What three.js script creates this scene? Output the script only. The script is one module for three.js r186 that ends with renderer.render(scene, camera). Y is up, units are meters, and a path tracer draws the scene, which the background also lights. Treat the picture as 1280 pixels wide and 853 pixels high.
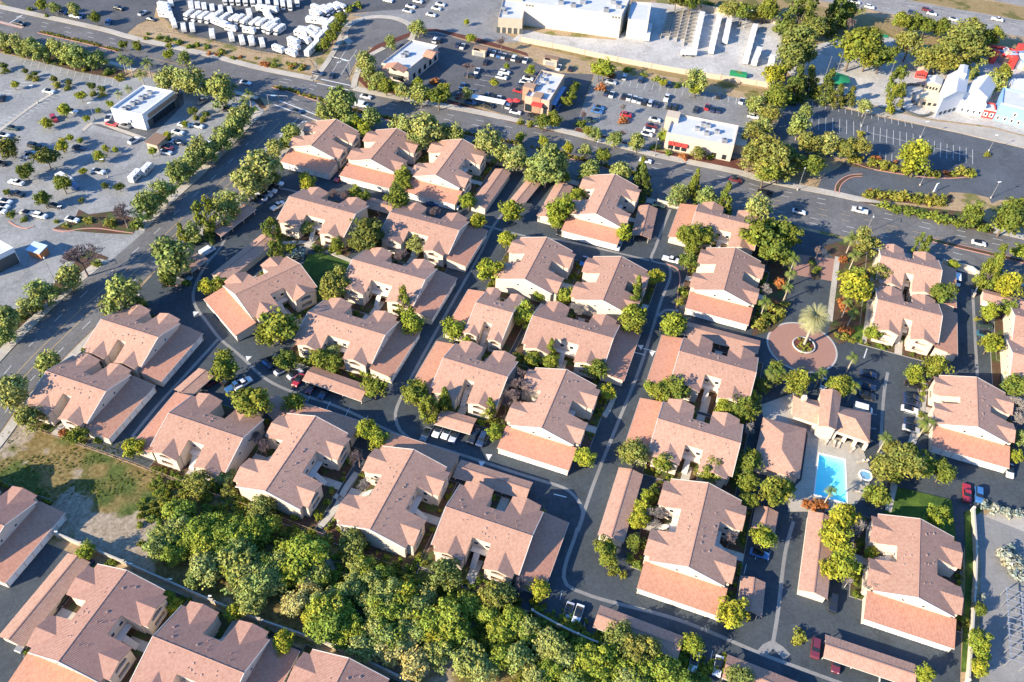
import * as THREE from 'three';
import { mergeGeometries } from 'three/addons/utils/BufferGeometryUtils.js';
import { RoundedBoxGeometry } from 'three/addons/geometries/RoundedBoxGeometry.js';

// ------------------------------------------------------------------ camera, sky, sun, exposure
const R = Math.PI / 180;
const FOC = 1051.3, TILT = 46.4 * R, ROLL = -3.34 * R, CAMH = 180;   // focal length in photo pixels, tilt below the horizon, roll, height in metres
const scene = new THREE.Scene();
const camera = new THREE.PerspectiveCamera(2 * Math.atan(426.5 / FOC) / R, 1280 / 853, 1, 4000);
{
  const c = Math.cos(ROLL), s = Math.sin(ROLL);
  const X = new THREE.Vector3(1, 0, 0), D = new THREE.Vector3(0, -Math.cos(TILT), Math.sin(TILT)), Fw = new THREE.Vector3(0, -Math.sin(TILT), -Math.cos(TILT));
  const eu = X.clone().multiplyScalar(c).addScaledVector(D, s), ev = X.clone().multiplyScalar(-s).addScaledVector(D, c);
  camera.position.set(0, CAMH, 0);
  camera.quaternion.setFromRotationMatrix(new THREE.Matrix4().makeBasis(eu, ev.negate(), Fw.negate()));
  camera.updateMatrixWorld();
}
const renderer = new THREE.WebGLRenderer({ antialias: true });
renderer.setSize(1024, 682);
renderer.toneMapping = THREE.LinearToneMapping;
renderer.toneMappingExposure = 2.1;
renderer.shadowMap.enabled = true;

const SUN_EL = 25 * R, SUN_AZ = 33 * R;     // shadows fall to the right and away from the camera
const sunDir = new THREE.Vector3(-Math.cos(SUN_AZ) * Math.cos(SUN_EL), Math.sin(SUN_EL), Math.sin(SUN_AZ) * Math.cos(SUN_EL));
{ // clear sky: deep blue overhead, paler toward the horizon, a soft glow round the sun
  const W = 256, H = 128, d = new Float32Array(W * H * 4), v = new THREE.Vector3();
  for (let j = 0; j < H; j++) for (let i = 0; i < W; i++) {
    const th = ((j + .5) / H - .5) * Math.PI, ph = ((i + .5) / W - .5) * 2 * Math.PI; v.set(Math.cos(ph) * Math.cos(th), Math.sin(th), Math.sin(ph) * Math.cos(th));
    const h = Math.max(0, v.y), k = Math.pow(1 - h, 2.6), g = Math.max(0, v.dot(sunDir)), glow = .5 * Math.pow(g, 24) + .12 * Math.pow(g, 4), o = (j * W + i) * 4;
    const zen = [.038, .155, .43], hor = [.19, .33, .56];
    for (let c = 0; c < 3; c++) d[o + c] = zen[c] + (hor[c] - zen[c]) * k + glow * [1, .9, .72][c]; d[o + 3] = 1;
  }
  const t = new THREE.DataTexture(d, W, H, THREE.RGBAFormat, THREE.FloatType); t.mapping = THREE.EquirectangularReflectionMapping; t.magFilter = t.minFilter = THREE.LinearFilter; t.needsUpdate = true;
  scene.background = t; scene.environment = t;
}
const sun = new THREE.DirectionalLight(new THREE.Color(1, 0.87, 0.68), 5);
sun.position.copy(sunDir).multiplyScalar(400).add(new THREE.Vector3(0, 0, -190)); sun.target.position.set(0, 0, -190);
sun.castShadow = true; sun.shadow.mapSize.set(4096, 4096); sun.shadow.radius = 1;
Object.assign(sun.shadow.camera, { left: -330, right: 330, top: 330, bottom: -330, near: 10, far: 900 });
scene.add(sun, sun.target);

// ------------------------------------------------------------------ helpers
let seedv = 1234567;
const srand = s => { seedv = (s * 2654435761 + 12345) >>> 0; };
const rnd = () => { seedv = (seedv + 0x6D2B79F5) | 0; let t = Math.imul(seedv ^ (seedv >>> 15), 1 | seedv); t = (t + Math.imul(t ^ (t >>> 7), 61 | t)) ^ t; return ((t ^ (t >>> 14)) >>> 0) / 4294967296; };
const rr = (a, b) => a + (b - a) * rnd();
const V = (x, y, z) => new THREE.Vector3(x, y, z);
// photo pixel -> point at height h above the ground
function P(px, py, h = 0) {
  let u = (px - 640) / FOC, v = (py - 426.5) / FOC;
  const c = Math.cos(ROLL), s = Math.sin(ROLL);
  [u, v] = [c * u - s * v, s * u + c * v];
  const d = Math.sin(TILT) + v * Math.cos(TILT), k = (CAMH - h) / d;
  return V(u * k, h, -(Math.cos(TILT) - v * Math.sin(TILT)) * k);
}
const pxPerM = (px, py, h = 0) => { const a = P(px, py, h), b = P(px + 1, py, h); return 1 / a.distanceTo(b); };
const heading = (px, py, dx, dy, h = 0) => { const a = P(px, py, h), b = P(px + dx * .1, py + dy * .1, h); return Math.atan2(-(b.z - a.z), b.x - a.x); };
const GA = -17.4 * R, GB_ = -107.4 * R;    // the two directions of the estate's grid

const counts = {};
function numbered(n) { const k = counts[n] = (counts[n] ?? -1) + 1; return k ? n + '_' + String(k).padStart(3, '0') : n; }
function mesh(name, geo, mat, parent) { const m = new THREE.Mesh(geo, mat); m.name = name; m.castShadow = m.receiveShadow = true; if (parent) parent.add(m); return m; }
function tag(o, label, category, group) { o.userData.label = label; o.userData.category = category; if (group) o.userData.group = group; return o; }
function top(o, name, label, category, group) { o.name = numbered(name); tag(o, label, category, group); scene.add(o); return o; }
function struct(name, geo, mat, label) { const m = mesh(numbered(name), geo, mat, scene); m.userData.kind = 'structure'; if (label) m.userData.label = label; return m; }

class GB {   // collects flat faces, uv in metres
  constructor() { this.p = []; this.u = []; }
  tri(a, b, c, ua, ub, uc) { this.p.push(...a, ...b, ...c); this.u.push(...ua, ...ub, ...uc); return this; }
  poly(pts, uo = [0, 0]) {   // planar convex polygon, uv along its first edge
    const A = V(...pts[0]), e = V(...pts[1]).sub(A).normalize(), n = V(...pts[1]).sub(A).cross(V(...pts[2]).sub(A)).normalize(), f = n.clone().cross(e);
    const uv = pts.map(q => { const d = V(...q).sub(A); return [d.dot(e) + uo[0], d.dot(f) + uo[1]]; });
    for (let i = 1; i < pts.length - 1; i++) this.tri(pts[0], pts[i], pts[i + 1], uv[0], uv[i], uv[i + 1]);
    return this;
  }
  box(x0, y0, z0, x1, y1, z1, bottom = true) {
    const a = [x0, y0, z0], b = [x1, y0, z0], c = [x1, y0, z1], d = [x0, y0, z1], e = [x0, y1, z0], f = [x1, y1, z0], g = [x1, y1, z1], h = [x0, y1, z1];
    this.poly([d, c, g, h]).poly([b, a, e, f]).poly([c, b, f, g]).poly([a, d, h, e]).poly([h, g, f, e]);
    if (bottom) this.poly([a, b, c, d]);
    return this;
  }
  cbox(cx, y0, cz, sx, sy, sz) { return this.box(cx - sx / 2, y0, cz - sz / 2, cx + sx / 2, y0 + sy, cz + sz / 2); }
  slab(pts, th) {   // top polygon (convex, counter-clockwise from above), extruded straight down
    const lo = pts.map(q => [q[0], q[1] - th, q[2]]);
    this.poly(pts); this.poly([...lo].reverse());
    for (let i = 0; i < pts.length; i++) { const j = (i + 1) % pts.length; this.poly([lo[i], lo[j], pts[j], pts[i]]); }
    return this;
  }
  outline(pts, yTop, th, holes = []) {   // any polygon in x,z with a top height function, extruded down by th
    const c2 = pts.map(q => new THREE.Vector2(q[0], q[1])), h2 = holes.map(h => h.map(q => new THREE.Vector2(q[0], q[1])));
    const all = [...pts, ...holes.flat()];
    const f = THREE.ShapeUtils.triangulateShape(c2, h2);
    const T = q => [q[0], yTop(q[0], q[1]), q[1]], B = q => [q[0], yTop(q[0], q[1]) - th, q[1]];
    for (const [a, b, c] of f) {
      const A = all[a], Bq = all[b], C = all[c];
      const up = (Bq[1] - A[1]) * (C[0] - A[0]) - (Bq[0] - A[0]) * (C[1] - A[1]) > 0;
      const t = up ? [A, Bq, C] : [A, C, Bq];
      this.tri(T(t[0]), T(t[1]), T(t[2]), t[0], t[1], t[2]);
      if (th > 0) this.tri(B(t[0]), B(t[2]), B(t[1]), t[0], t[2], t[1]);
    }
    if (th > 0) for (const loop of [pts, ...holes]) for (let i = 0; i < loop.length; i++) { const a = loop[i], b = loop[(i + 1) % loop.length]; this.poly([B(a), B(b), T(b), T(a)]); }
    return this;
  }
  build() {
    const g = new THREE.BufferGeometry();
    g.setAttribute('position', new THREE.Float32BufferAttribute(this.p, 3));
    g.setAttribute('uv', new THREE.Float32BufferAttribute(this.u, 2));
    g.computeVertexNormals(); return g;
  }
}
const xz = p => [p.x, p.z];
const pxPoly = (list, h = 0) => list.map(([x, y]) => xz(P(x, y, h)));
function sheet(name, list, y, mat, label, holes) { return struct(name, new GB().outline(pxPoly(list, y), () => y, 0, holes || []).build(), mat, label); }
function raised(name, list, y, mat, label) { return struct(name, new GB().outline(pxPoly(list, y), () => y, y - .01).build(), mat, label); }
// a ribbon of constant width along world points [x,z]; dash = [on, off] in metres
function resample(pts, step) { const o = []; for (let i = 0; i < pts.length - 1; i++) { const [a, b] = [pts[i], pts[i + 1]], L = Math.hypot(b[0] - a[0], b[1] - a[1]), n = Math.max(1, Math.round(L / step)); for (let k = 0; k < n; k++) o.push([a[0] + (b[0] - a[0]) * k / n, a[1] + (b[1] - a[1]) * k / n]); } o.push(pts[pts.length - 1]); return o; }
function smooth(pts, step = 2) { const c = new THREE.CatmullRomCurve3(pts.map(q => V(q[0], 0, q[1])), false, 'centripetal'); return c.getSpacedPoints(Math.max(2, Math.round(c.getLength() / step))).map(xz); }
function offs(pts, d) { return pts.map((q, i) => { const a = pts[Math.max(0, i - 1)], b = pts[Math.min(pts.length - 1, i + 1)]; const L = Math.hypot(b[0] - a[0], b[1] - a[1]); return [q[0] - (b[1] - a[1]) / L * d, q[1] + (b[0] - a[0]) / L * d]; }); }
function ribbon(pts, w, y, th = 0, dash) {
  const g = new GB(); const l = offs(pts, w / 2), r = offs(pts, -w / 2); let s = 0;
  for (let i = 0; i < pts.length - 1; i++) {
    const L = Math.hypot(pts[i + 1][0] - pts[i][0], pts[i + 1][1] - pts[i][1]);
    const on = !dash || (s % (dash[0] + dash[1])) < dash[0];
    if (on) {
      const A = [l[i][0], y, l[i][1]], B = [r[i][0], y, r[i][1]], C = [r[i + 1][0], y, r[i + 1][1]], D = [l[i + 1][0], y, l[i + 1][1]];
      const ua = [0, s], ub = [w, s], uc = [w, s + L], ud = [0, s + L];
      g.tri(A, C, B, ua, uc, ub); g.tri(A, D, C, ua, ud, uc);
      if (th) { g.poly([[A[0], y - th, A[2]], [D[0], y - th, D[2]], D, A]); g.poly([[C[0], y - th, C[2]], [B[0], y - th, B[2]], B, C]); if (!i) g.poly([[B[0], y - th, B[2]], [A[0], y - th, A[2]], A, B]); if (i === pts.length - 2) g.poly([[D[0], y - th, D[2]], [C[0], y - th, C[2]], C, D]); }
    }
    s += L;
  }
  return g.build();
}

// ------------------------------------------------------------------ textures
function lattice(n, seed) { srand(seed); const a = new Float32Array(n * n); for (let i = 0; i < n * n; i++) a[i] = rnd(); return a; }
function noiseTile(N, octs, seed) {   // tileable value noise 0..1
  const out = new Float32Array(N * N); let tot = 0;
  octs.forEach(([cells, amp], o) => {
    const g = lattice(cells, seed * 31 + o); tot += amp;
    for (let y = 0; y < N; y++) for (let x = 0; x < N; x++) {
      const fx = x / N * cells, fy = y / N * cells, x0 = fx | 0, y0 = fy | 0; let tx = fx - x0, ty = fy - y0; tx = tx * tx * (3 - 2 * tx); ty = ty * ty * (3 - 2 * ty);
      const x1 = (x0 + 1) % cells, y1 = (y0 + 1) % cells;
      out[y * N + x] += amp * ((g[y0 * cells + x0] * (1 - tx) + g[y0 * cells + x1] * tx) * (1 - ty) + (g[y1 * cells + x0] * (1 - tx) + g[y1 * cells + x1] * tx) * ty);
    }
  });
  for (let i = 0; i < out.length; i++) out[i] /= tot;
  return out;
}
function texture(N, metres, fn, srgb = true, M = N) {
  const d = new Uint8Array(N * M * 4);
  for (let y = 0; y < M; y++) for (let x = 0; x < N; x++) { const c = fn(x, y, y * N + x), i = (y * N + x) * 4; d[i] = c[0]; d[i + 1] = c[1]; d[i + 2] = c[2]; d[i + 3] = 255; }
  const t = new THREE.DataTexture(d, N, M); t.wrapS = t.wrapT = THREE.RepeatWrapping; t.magFilter = THREE.LinearFilter; t.minFilter = THREE.LinearMipmapLinearFilter; t.generateMipmaps = true;
  if (srgb) t.colorSpace = THREE.SRGBColorSpace; t.repeat.set(1 / metres, 1 / metres); t.needsUpdate = true; return t;
}
const cl = v => Math.max(0, Math.min(255, v));
const grey = (g, w = [1, 1, 1]) => [cl(g * w[0]), cl(g * w[1]), cl(g * w[2])];
const nA = noiseTile(512, [[4, .5], [9, .4], [31, .35], [128, .5], [256, .5]], 1);
const nB = noiseTile(512, [[6, 1], [13, .6], [40, .3]], 2);
const nC = noiseTile(512, [[64, 1], [200, 1]], 3);
const mix = (a, b, t) => a.map((v, i) => v + (b[i] - v) * t);
const ss = (a, b, x) => { const t = Math.max(0, Math.min(1, (x - a) / (b - a))); return t * t * (3 - 2 * t); };
const patches = (() => { srand(91); const a = new Float32Array(512 * 512); for (let k = 0; k < 16; k++) { const x = rnd() * 512 | 0, y = rnd() * 512 | 0, w = rr(20, 90) | 0, h = rr(14, 50) | 0, v = rr(-16, 12); for (let j = 0; j < h; j++) for (let i = 0; i < w; i++) a[((y + j) % 512) * 512 + (x + i) % 512] += v; } for (let k = 0; k < 26; k++) { let x = rnd() * 512, y = rnd() * 512, d = rr(0, 6.28); for (let i = 0; i < 160; i++) { d += rr(-.35, .35); x += Math.cos(d); y += Math.sin(d); a[((y + 51200) % 512 | 0) * 512 + ((x + 51200) % 512 | 0)] = -46; } } return a; })();   // repair patches and cracks
const T = {
  asphalt: texture(512, 34, (x, y, i) => { const k = nB[i] > .6 && nB[(i + 9000) % 262144] > .5 ? -14 : 0; return grey(206 + (nA[i] - .5) * 80 + (nC[i] - .5) * 40 + k + patches[i]); }),
  concrete: texture(512, 27, (x, y, i) => { const j = (x % 64 < 1 || y % 64 < 1) ? -32 : 0; return grey(214 + (nA[i] - .5) * 66 + (nC[i] - .5) * 20 + j, [1, .985, .96]); }),
  stucco: texture(256, 5, (x, y) => { const i = (y * 2) * 512 + x * 2; return grey(230 + (nA[i] - .5) * 30 + (nC[i] - .5) * 14); }),
  grass: texture(512, 21, (x, y, i) => { const t = nA[i] * .6 + nB[i] * .4; return mix([70, 96, 34], [128, 142, 62], ss(.3, .7, t)).map(v => cl(v + (nC[i] - .5) * 46)); }),
  mulch: texture(512, 17, (x, y, i) => { const t = ss(.42, .62, nB[i] * .65 + nA[i] * .35); const soil = mix([92, 66, 52], [122, 94, 74], nC[i]), grn = mix([58, 76, 34], [112, 126, 56], nC[i]); return mix(soil, grn, t).map(v => cl(v + (nA[i] - .5) * 60)); }),
  bark: texture(512, 12, (x, y, i) => mix([86, 50, 40], [130, 86, 70], nC[i]).map(v => cl(v + (nA[i] - .5) * 60))),
  dirt: texture(512, 43, (x, y, i) => mix(mix([150, 128, 98], [188, 168, 138], nA[i]), [118, 116, 64], ss(.52, .7, nB[i])).map(v => cl(v + (nC[i] - .5) * 40))),
  creek: (() => {
    const n1 = noiseTile(1024, [[5, 1], [11, .7], [23, .45], [60, .3]], 11), n2 = noiseTile(1024, [[4, 1], [9, .8], [27, .5]], 12), n3 = noiseTile(1024, [[180, 1], [340, 1]], 13);
    return texture(1024, 110, (x, y, i) => {
      let c = mix([122, 112, 66], [158, 140, 88], n1[i]);
      c = mix(c, [84, 104, 38], ss(.47, .6, n2[i]));
      c = mix(c, [176, 166, 150], ss(.50, .57, n1[(i + 300000) % 1048576]));
      return c.map(v => cl(v + (n3[i] - .5) * 74));
    });
  })(),
  paver: texture(256, 6, (x, y) => { const i = (y * 2) * 512 + x * 2, j = (x % 16 < 1 || (y + (x >> 4) % 2 * 8) % 16 < 1) ? -26 : 0; return [cl(198 + (nC[i] - .5) * 50 + j), cl(150 + (nC[i] - .5) * 44 + j), cl(132 + (nC[i] - .5) * 40 + j)]; }),
};
// clay roof: S-shaped tiles in courses, every tile its own tone
const TN = 512, RIBS = 20, CRS = 16, TILE_M = 6;
const tileTone = (() => { srand(77); const a = []; for (let i = 0; i < RIBS * CRS; i++) a.push(rnd()); return a; })();
T.tile = texture(TN, TILE_M, (x, y, i) => { const r = Math.floor(x / TN * RIBS), c = Math.floor(y / TN * CRS), t = tileTone[c * RIBS + r]; return mix([220, 164, 138], [232, 182, 154], t).map(v => cl(v + (nA[i] - .5) * 22 + (nB[i] - .5) * 22)); });
T.tileBump = texture(TN, TILE_M, (x, y) => { const f = (x / TN * RIBS) % 1, c = (y / TN * CRS) % 1; const h = Math.pow(Math.abs(Math.sin(f * Math.PI)), .8) * 170 + c * 70; return grey(h); }, false);

// ------------------------------------------------------------------ materials
const std = (o) => new THREE.MeshStandardMaterial({ roughness: .9, side: THREE.DoubleSide, ...o });
const C = (r, g, b) => new THREE.Color().setRGB(r, g, b);
const tiled = (c, k = 1) => std({ color: c, map: T.tile, bumpMap: T.tileBump, bumpScale: .05, roughness: .85 });
const MAT = {
  tileA: tiled(C(.60, .645, .66)), tileB: tiled(C(.55, .58, .60)), tileC: tiled(C(.64, .69, .71)), tileBrownVignette: tiled(C(.50, .51, .56)), tileRed: tiled(C(.66, .60, .55)),  // brown tile of the neighbouring estate has lens vignetting darkened into its colour
  ridge: std({ color: C(.36, .21, .16) }), stucco: std({ color: C(.84, .71, .57), map: T.stucco }), stuccoB: std({ color: C(.76, .60, .44), map: T.stucco }), trim: std({ color: C(.82, .76, .68), map: T.stucco }),
  door: std({ color: C(.80, .78, .74), roughness: .6 }), glass: new THREE.MeshStandardMaterial({ color: C(.03, .04, .05), roughness: .08, metalness: .2 }), frame: std({ color: C(.7, .68, .64) }), recess: std({ color: C(.84, .71, .57) }),
  vent: std({ color: C(.4, .28, .23) }), metal: std({ color: C(.5, .5, .5), roughness: .45, metalness: .6 }), post: std({ color: C(.62, .52, .44) }), white: std({ color: C(.82, .82, .8), roughness: .6 }),
  asphaltNew: std({ color: C(.084, .104, .12), map: T.asphalt }), asphalt: std({ color: C(.15, .155, .165), map: T.asphalt }), asphaltOld: std({ color: C(.43, .435, .425), map: T.asphalt }), asphaltMid: std({ color: C(.35, .35, .345), map: T.asphalt }),
  asphaltBlue: std({ color: C(.135, .155, .18), map: T.asphalt }), road: std({ color: C(.225, .22, .215), map: T.asphalt }), roadPale: std({ color: C(.42, .41, .395), map: T.asphalt }),
  concrete: std({ color: C(.60, .57, .52), map: T.concrete }), yard: std({ color: C(.74, .71, .66), map: T.asphalt }), gutter: std({ color: C(.36, .36, .36), map: T.concrete }), sidewalk: std({ color: C(.66, .62, .55), map: T.concrete }),
  kerb: std({ color: C(.44, .42, .385) }), redKerb: std({ color: C(.5, .26, .2) }), bedKerb: std({ color: C(.3, .28, .26) }), paint: std({ color: C(.64, .64, .62), roughness: .7 }), yellow: std({ color: C(.5, .34, .14), roughness: .7 }),
  grass: std({ color: C(.42, .56, .28), map: T.grass }), verge: std({ color: C(.66, .64, .44), map: T.dirt }), mulch: std({ color: C(.62, .60, .56), map: T.mulch }), bark: std({ color: C(.75, .62, .56), map: T.bark }), dirt: std({ color: C(.9, .86, .8), map: T.dirt }), creek: std({ color: C(.70, .64, .57), map: T.creek }), paver: std({ color: C(.62, .63, .62), map: T.paver }),
  roofWhite: std({ color: C(.68, .70, .72), map: T.stucco, roughness: .7 }), brown: std({ color: C(.24, .15, .1) }), red: std({ color: C(.6, .06, .05), roughness: .6 }), blueTrim: std({ color: C(.2, .32, .5) }), tan: std({ color: C(.66, .55, .42), map: T.stucco }), brick: std({ color: C(.46, .3, .2), map: T.stucco }),
  tyre: std({ color: C(.02, .02, .02) }), chrome: std({ color: C(.6, .6, .6), metalness: .8, roughness: .3 }), lamp: std({ color: C(.85, .85, .82) }), darkMetal: std({ color: C(.08, .09, .09), roughness: .5 }), green: std({ color: C(.02, .25, .1), roughness: .6 }), skyBlue: std({ color: C(.25, .5, .8) }),
};
// ------------------------------------------------------------------ the ground
const Z = (ox, oy, s) => ([x, y]) => [ox + x / s, oy + y / s];
const zl = (ox, oy, s, list) => list.map(Z(ox, oy, s));
const POOL = zl(940, 480, 5.33, [[447, 470], [617, 512], [632, 800], [418, 738]]);
const poolHole = pxPoly(POOL);
struct('ground', new GB().outline([[-1500, 1500], [1500, 1500], [1500, -1800], [-1500, -1800]], () => 0, 0, [poolHole]).build(), MAT.dirt);

// car parks and yards
sheet('car_park', [[-80, 52], [0, 66], [144, 99], [185, 96], [260, 109], [325, 129], [331, 141], [258, 208], [214, 252], [176, 286], [165, 293], [120, 289], [64, 284], [0, 281], [-90, 274]], .05, MAT.asphaltOld, 'pale grey asphalt car park with scattered cars');
sheet('car_park', [[-90, 262], [0, 270], [64, 274], [120, 280], [168, 284], [184, 288], [142, 325], [102, 354], [64, 382], [0, 436], [-90, 504]], .046, MAT.asphaltOld, 'asphalt around the corner shop');
sheet('car_park', [[18, 13], [80, 27], [150, 43], [158, 42], [172, 30], [192, 22], [198, -6], [205, -40], [-60, -40]], .05, MAT.asphalt, 'dark car park behind the grass verge');
sheet('car_park', [[200, -40], [196, 15], [225, 41], [320, 63], [383, 73], [408, 56], [437, 17], [480, 13], [530, 10], [570, -40]], .05, MAT.asphalt, 'dark lot crowded with white camper vans');
sheet('car_park', [[438, 19], [470, 14], [530, 8], [560, -40], [640, -40], [628, 8], [621, 36], [652, 53], [600, 52], [548, 42], [520, 36], [490, 26]], .046, MAT.asphaltMid, 'grey car park in front of the big store');
sheet('car_park', [[449, 76], [476, 62], [528, 41], [546, 41], [600, 56], [640, 66], [700, 91], [742, 93], [717, 166], [690, 160], [610, 137], [580, 124], [545, 113], [470, 112]], .05, MAT.asphalt, 'dark car park between two restaurants');
sheet('car_park', [[744, 93], [762, 90], [800, 97], [870, 112], [946, 127], [946, 170], [930, 196], [830, 186], [815, 186], [721, 166], [718, 162]], .05, MAT.asphaltMid, 'grey car park in front of the restaurant with red awnings');
sheet('yard', [[655, 37], [690, 44], [770, 50], [790, 30], [815, 3], [845, 6], [985, 30], [978, 70], [965, 107], [940, 105], [850, 91], [760, 74], [700, 60], [640, 50]], .05, MAT.yard, 'pale concrete yard with rows of truck boxes');
sheet('car_park', [[990, 121], [1100, 146], [1200, 167], [1340, 200], [1340, 264], [1245, 264], [1236, 247], [1215, 242], [1188, 240], [1180, 245], [1130, 240], [1086, 240], [1073, 248], [1052, 244], [1022, 234], [1030, 218], [1050, 209], [1060, 198], [1000, 192], [956, 184]], .05, MAT.asphaltBlue, 'dark blue grey car park with white stall lines');
// estate asphalt
const estate = [[390, 153], [475, 175], [590, 199], [650, 209], [728, 231], [826, 254], [890, 267], [1000, 286], [1100, 310], [1220, 341], [1340, 368], [1340, 660], [1240, 628], [1212, 640], [1204, 700], [1200, 870], [1100, 920], [905, 856], [852, 832], [749, 806], [666, 765], [620, 752], [544, 717], [464, 689], [418, 675], [340, 643], [263, 617], [229, 603], [105, 557], [49, 537], [16, 520], [28, 508], [104, 430], [168, 368], [197, 336], [300, 243], [352, 191]];
sheet('estate_lane', estate, .054, MAT.asphaltNew, 'dark asphalt lanes winding between the apartment buildings', [poolHole]);
sheet('estate_lane', [[-60, 632], [0, 655], [162, 723], [300, 783], [421, 828], [511, 868], [560, 930], [-60, 930]], .054, MAT.asphaltNew, 'dark asphalt of the neighbouring estate beyond the creek');
sheet('creek_bank', [[-60, 600], [0, 542], [16, 522], [49, 539], [105, 559], [229, 605], [263, 619], [340, 645], [418, 677], [464, 691], [544, 719], [620, 754], [666, 767], [749, 808], [852, 834], [905, 858], [1000, 930], [600, 930], [511, 852], [421, 811], [300, 766], [162, 707], [0, 639], [-60, 616]], .03, MAT.creek, 'dry weedy creek bank of bare soil and patchy grass');

// ---- roads
const farEdge = [[-60, -2], [26, 17], [129, 40], [157, 48], [258, 71], [320, 87], [398, 103], [472, 120], [591, 142], [650, 155], [717, 170], [820, 197], [924, 219], [950, 227], [1053, 248], [1130, 266], [1280, 300], [1340, 314]];
const nearEdge = [[-60, 27], [0, 44], [142, 77], [180, 88], [258, 105], [330, 123], [392, 148], [475, 172], [590, 196], [650, 206], [728, 228], [826, 251], [887, 264], [1001, 283], [1058, 297], [1100, 308], [1177, 327], [1221, 338], [1340, 366]];
const sm = l => smooth(pxPoly(l), 3);
const ptsAt = (l, t) => { const c = new THREE.CatmullRomCurve3(l.map(q => V(q[0], 0, q[1])), false, 'centripetal'); return t.map(k => xz(c.getPointAt(k))); };
const NF = 160, tt = [...Array(NF + 1)].map((_, i) => i / NF);
const fe = ptsAt(pxPoly(farEdge), tt), ne = ptsAt(pxPoly(nearEdge), tt);
// match the near edge to the far edge by nearest point
const neM = fe.map(q => ne.reduce((b, r) => { const d = (r[0] - q[0]) ** 2 + (r[1] - q[1]) ** 2; return d < b[0] ? [d, r] : b; }, [1e9, null])[1]);
const between = k => fe.map((q, i) => [q[0] + (neM[i][0] - q[0]) * k, q[1] + (neM[i][1] - q[1]) * k]);
struct('avenue', new GB().outline([...fe, ...[...ne].reverse()], () => .058, 0).build(), MAT.road, 'wide grey avenue crossing behind the estate');
const stL = [[348, 120], [330, 141], [278, 196], [219, 252], [180, 290], [139, 325], [98, 358], [39, 413], [0, 455], [-50, 510]];
const stR = [[412, 150], [394, 149], [353, 187], [299, 240], [203, 329], [168, 362], [103, 424], [80, 447], [26, 503], [0, 540], [-40, 590]];
const sl = ptsAt(pxPoly(stL), tt), sr = ptsAt(pxPoly(stR), tt);
struct('street', new GB().outline([...sl, ...[...sr].reverse()], () => .062, 0).build(), MAT.road, 'dark side street running down beside the estate');
const culC = P(474, 41), culR = 14;
const stem = pxPoly([[394, 99], [410, 83], [430, 52], [436, 36], [462, 62], [449, 70], [436, 98], [442, 112], [410, 106]]);
struct('street', new GB().outline(stem, () => .066, 0).build(), MAT.road, 'short street leading up to the turning circle');
struct('turning_circle', new GB().outline([...Array(48)].map((_, i) => [culC.x + culR * Math.cos(i / 48 * 2 * Math.PI), culC.z + culR * Math.sin(i / 48 * 2 * Math.PI)]), () => .07, 0).build(), MAT.road, 'round asphalt turning circle with pale kerb');
// freeway
sheet('freeway', [[960, -30], [1020, 0], [1150, 24], [1280, 46], [1400, 68], [1400, 44], [1280, 26], [1150, 3], [1080, -12], [1040, -30]], .05, MAT.roadPale, 'pale freeway carriageway with moving cars');
sheet('freeway', [[1210, -30], [1240, 0], [1300, 12], [1400, 30], [1400, -40]], .05, MAT.roadPale, 'second freeway carriageway beyond the median');

// ---- pavements, kerbs and markings
const walk = (name, pts, w, mat = MAT.sidewalk, y = .19, label) => struct(name, ribbon(pts, w, y, y - .01), mat, label);
const clip = (pts, a, b) => pts.filter(q => q[0] >= a && q[0] <= b);
const X_ = px => P(px[0], px[1]).x;
walk('pavement', clip(offs(fe, -1.7), -1e3, X_([398, 100])), 3.2, MAT.sidewalk, .19, 'concrete pavement along the far side of the avenue');
walk('pavement', clip(offs(fe, -1.7), X_([440, 112]), 1e3), 3.2, MAT.sidewalk, .19, 'concrete pavement in front of the restaurants');
walk('pavement', clip(offs(ne, 1.6), X_([415, 156]), X_([985, 281])), 2.6, MAT.sidewalk, .19, 'concrete pavement between avenue and estate');
walk('pavement', clip(offs(ne, 1.6), X_([1062, 297]), 1e3), 2.6, MAT.sidewalk, .19, 'concrete pavement between avenue and twin buildings');
walk('pavement', clip(offs(ne, 1.4), -1e3, X_([172, 86])), 2.2, MAT.sidewalk, .19, 'concrete pavement beside the tree row');
walk('pavement', clip(offs(ne, 1.4), X_([196, 93]), X_([328, 122])), 2.2, MAT.sidewalk, .19, 'concrete pavement behind the white shop');
{
  const L1 = offs(sl, 2.0); const cut = L1.filter(q => q[1] > P(335, 140).z && q[1] < P(181, 288).z), cut2 = L1.filter(q => q[1] > P(138, 325).z);
  walk('pavement', cut, 3.2, MAT.sidewalk, .19, 'concrete pavement along the street beside the large car park'); walk('pavement', cut2, 3.2, MAT.sidewalk, .19, 'concrete pavement along the street below the corner shop');
  const R1 = offs(sr, -1.8); walk('pavement', R1.filter(q => q[1] > P(391, 153).z && q[1] < P(206, 330).z), 2.6, MAT.sidewalk, .19, 'concrete pavement between street and covered parking');
  walk('pavement', R1.filter(q => q[1] > P(166, 366).z), 2.6, MAT.sidewalk, .19, 'concrete pavement between street and gabled buildings');
}
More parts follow.
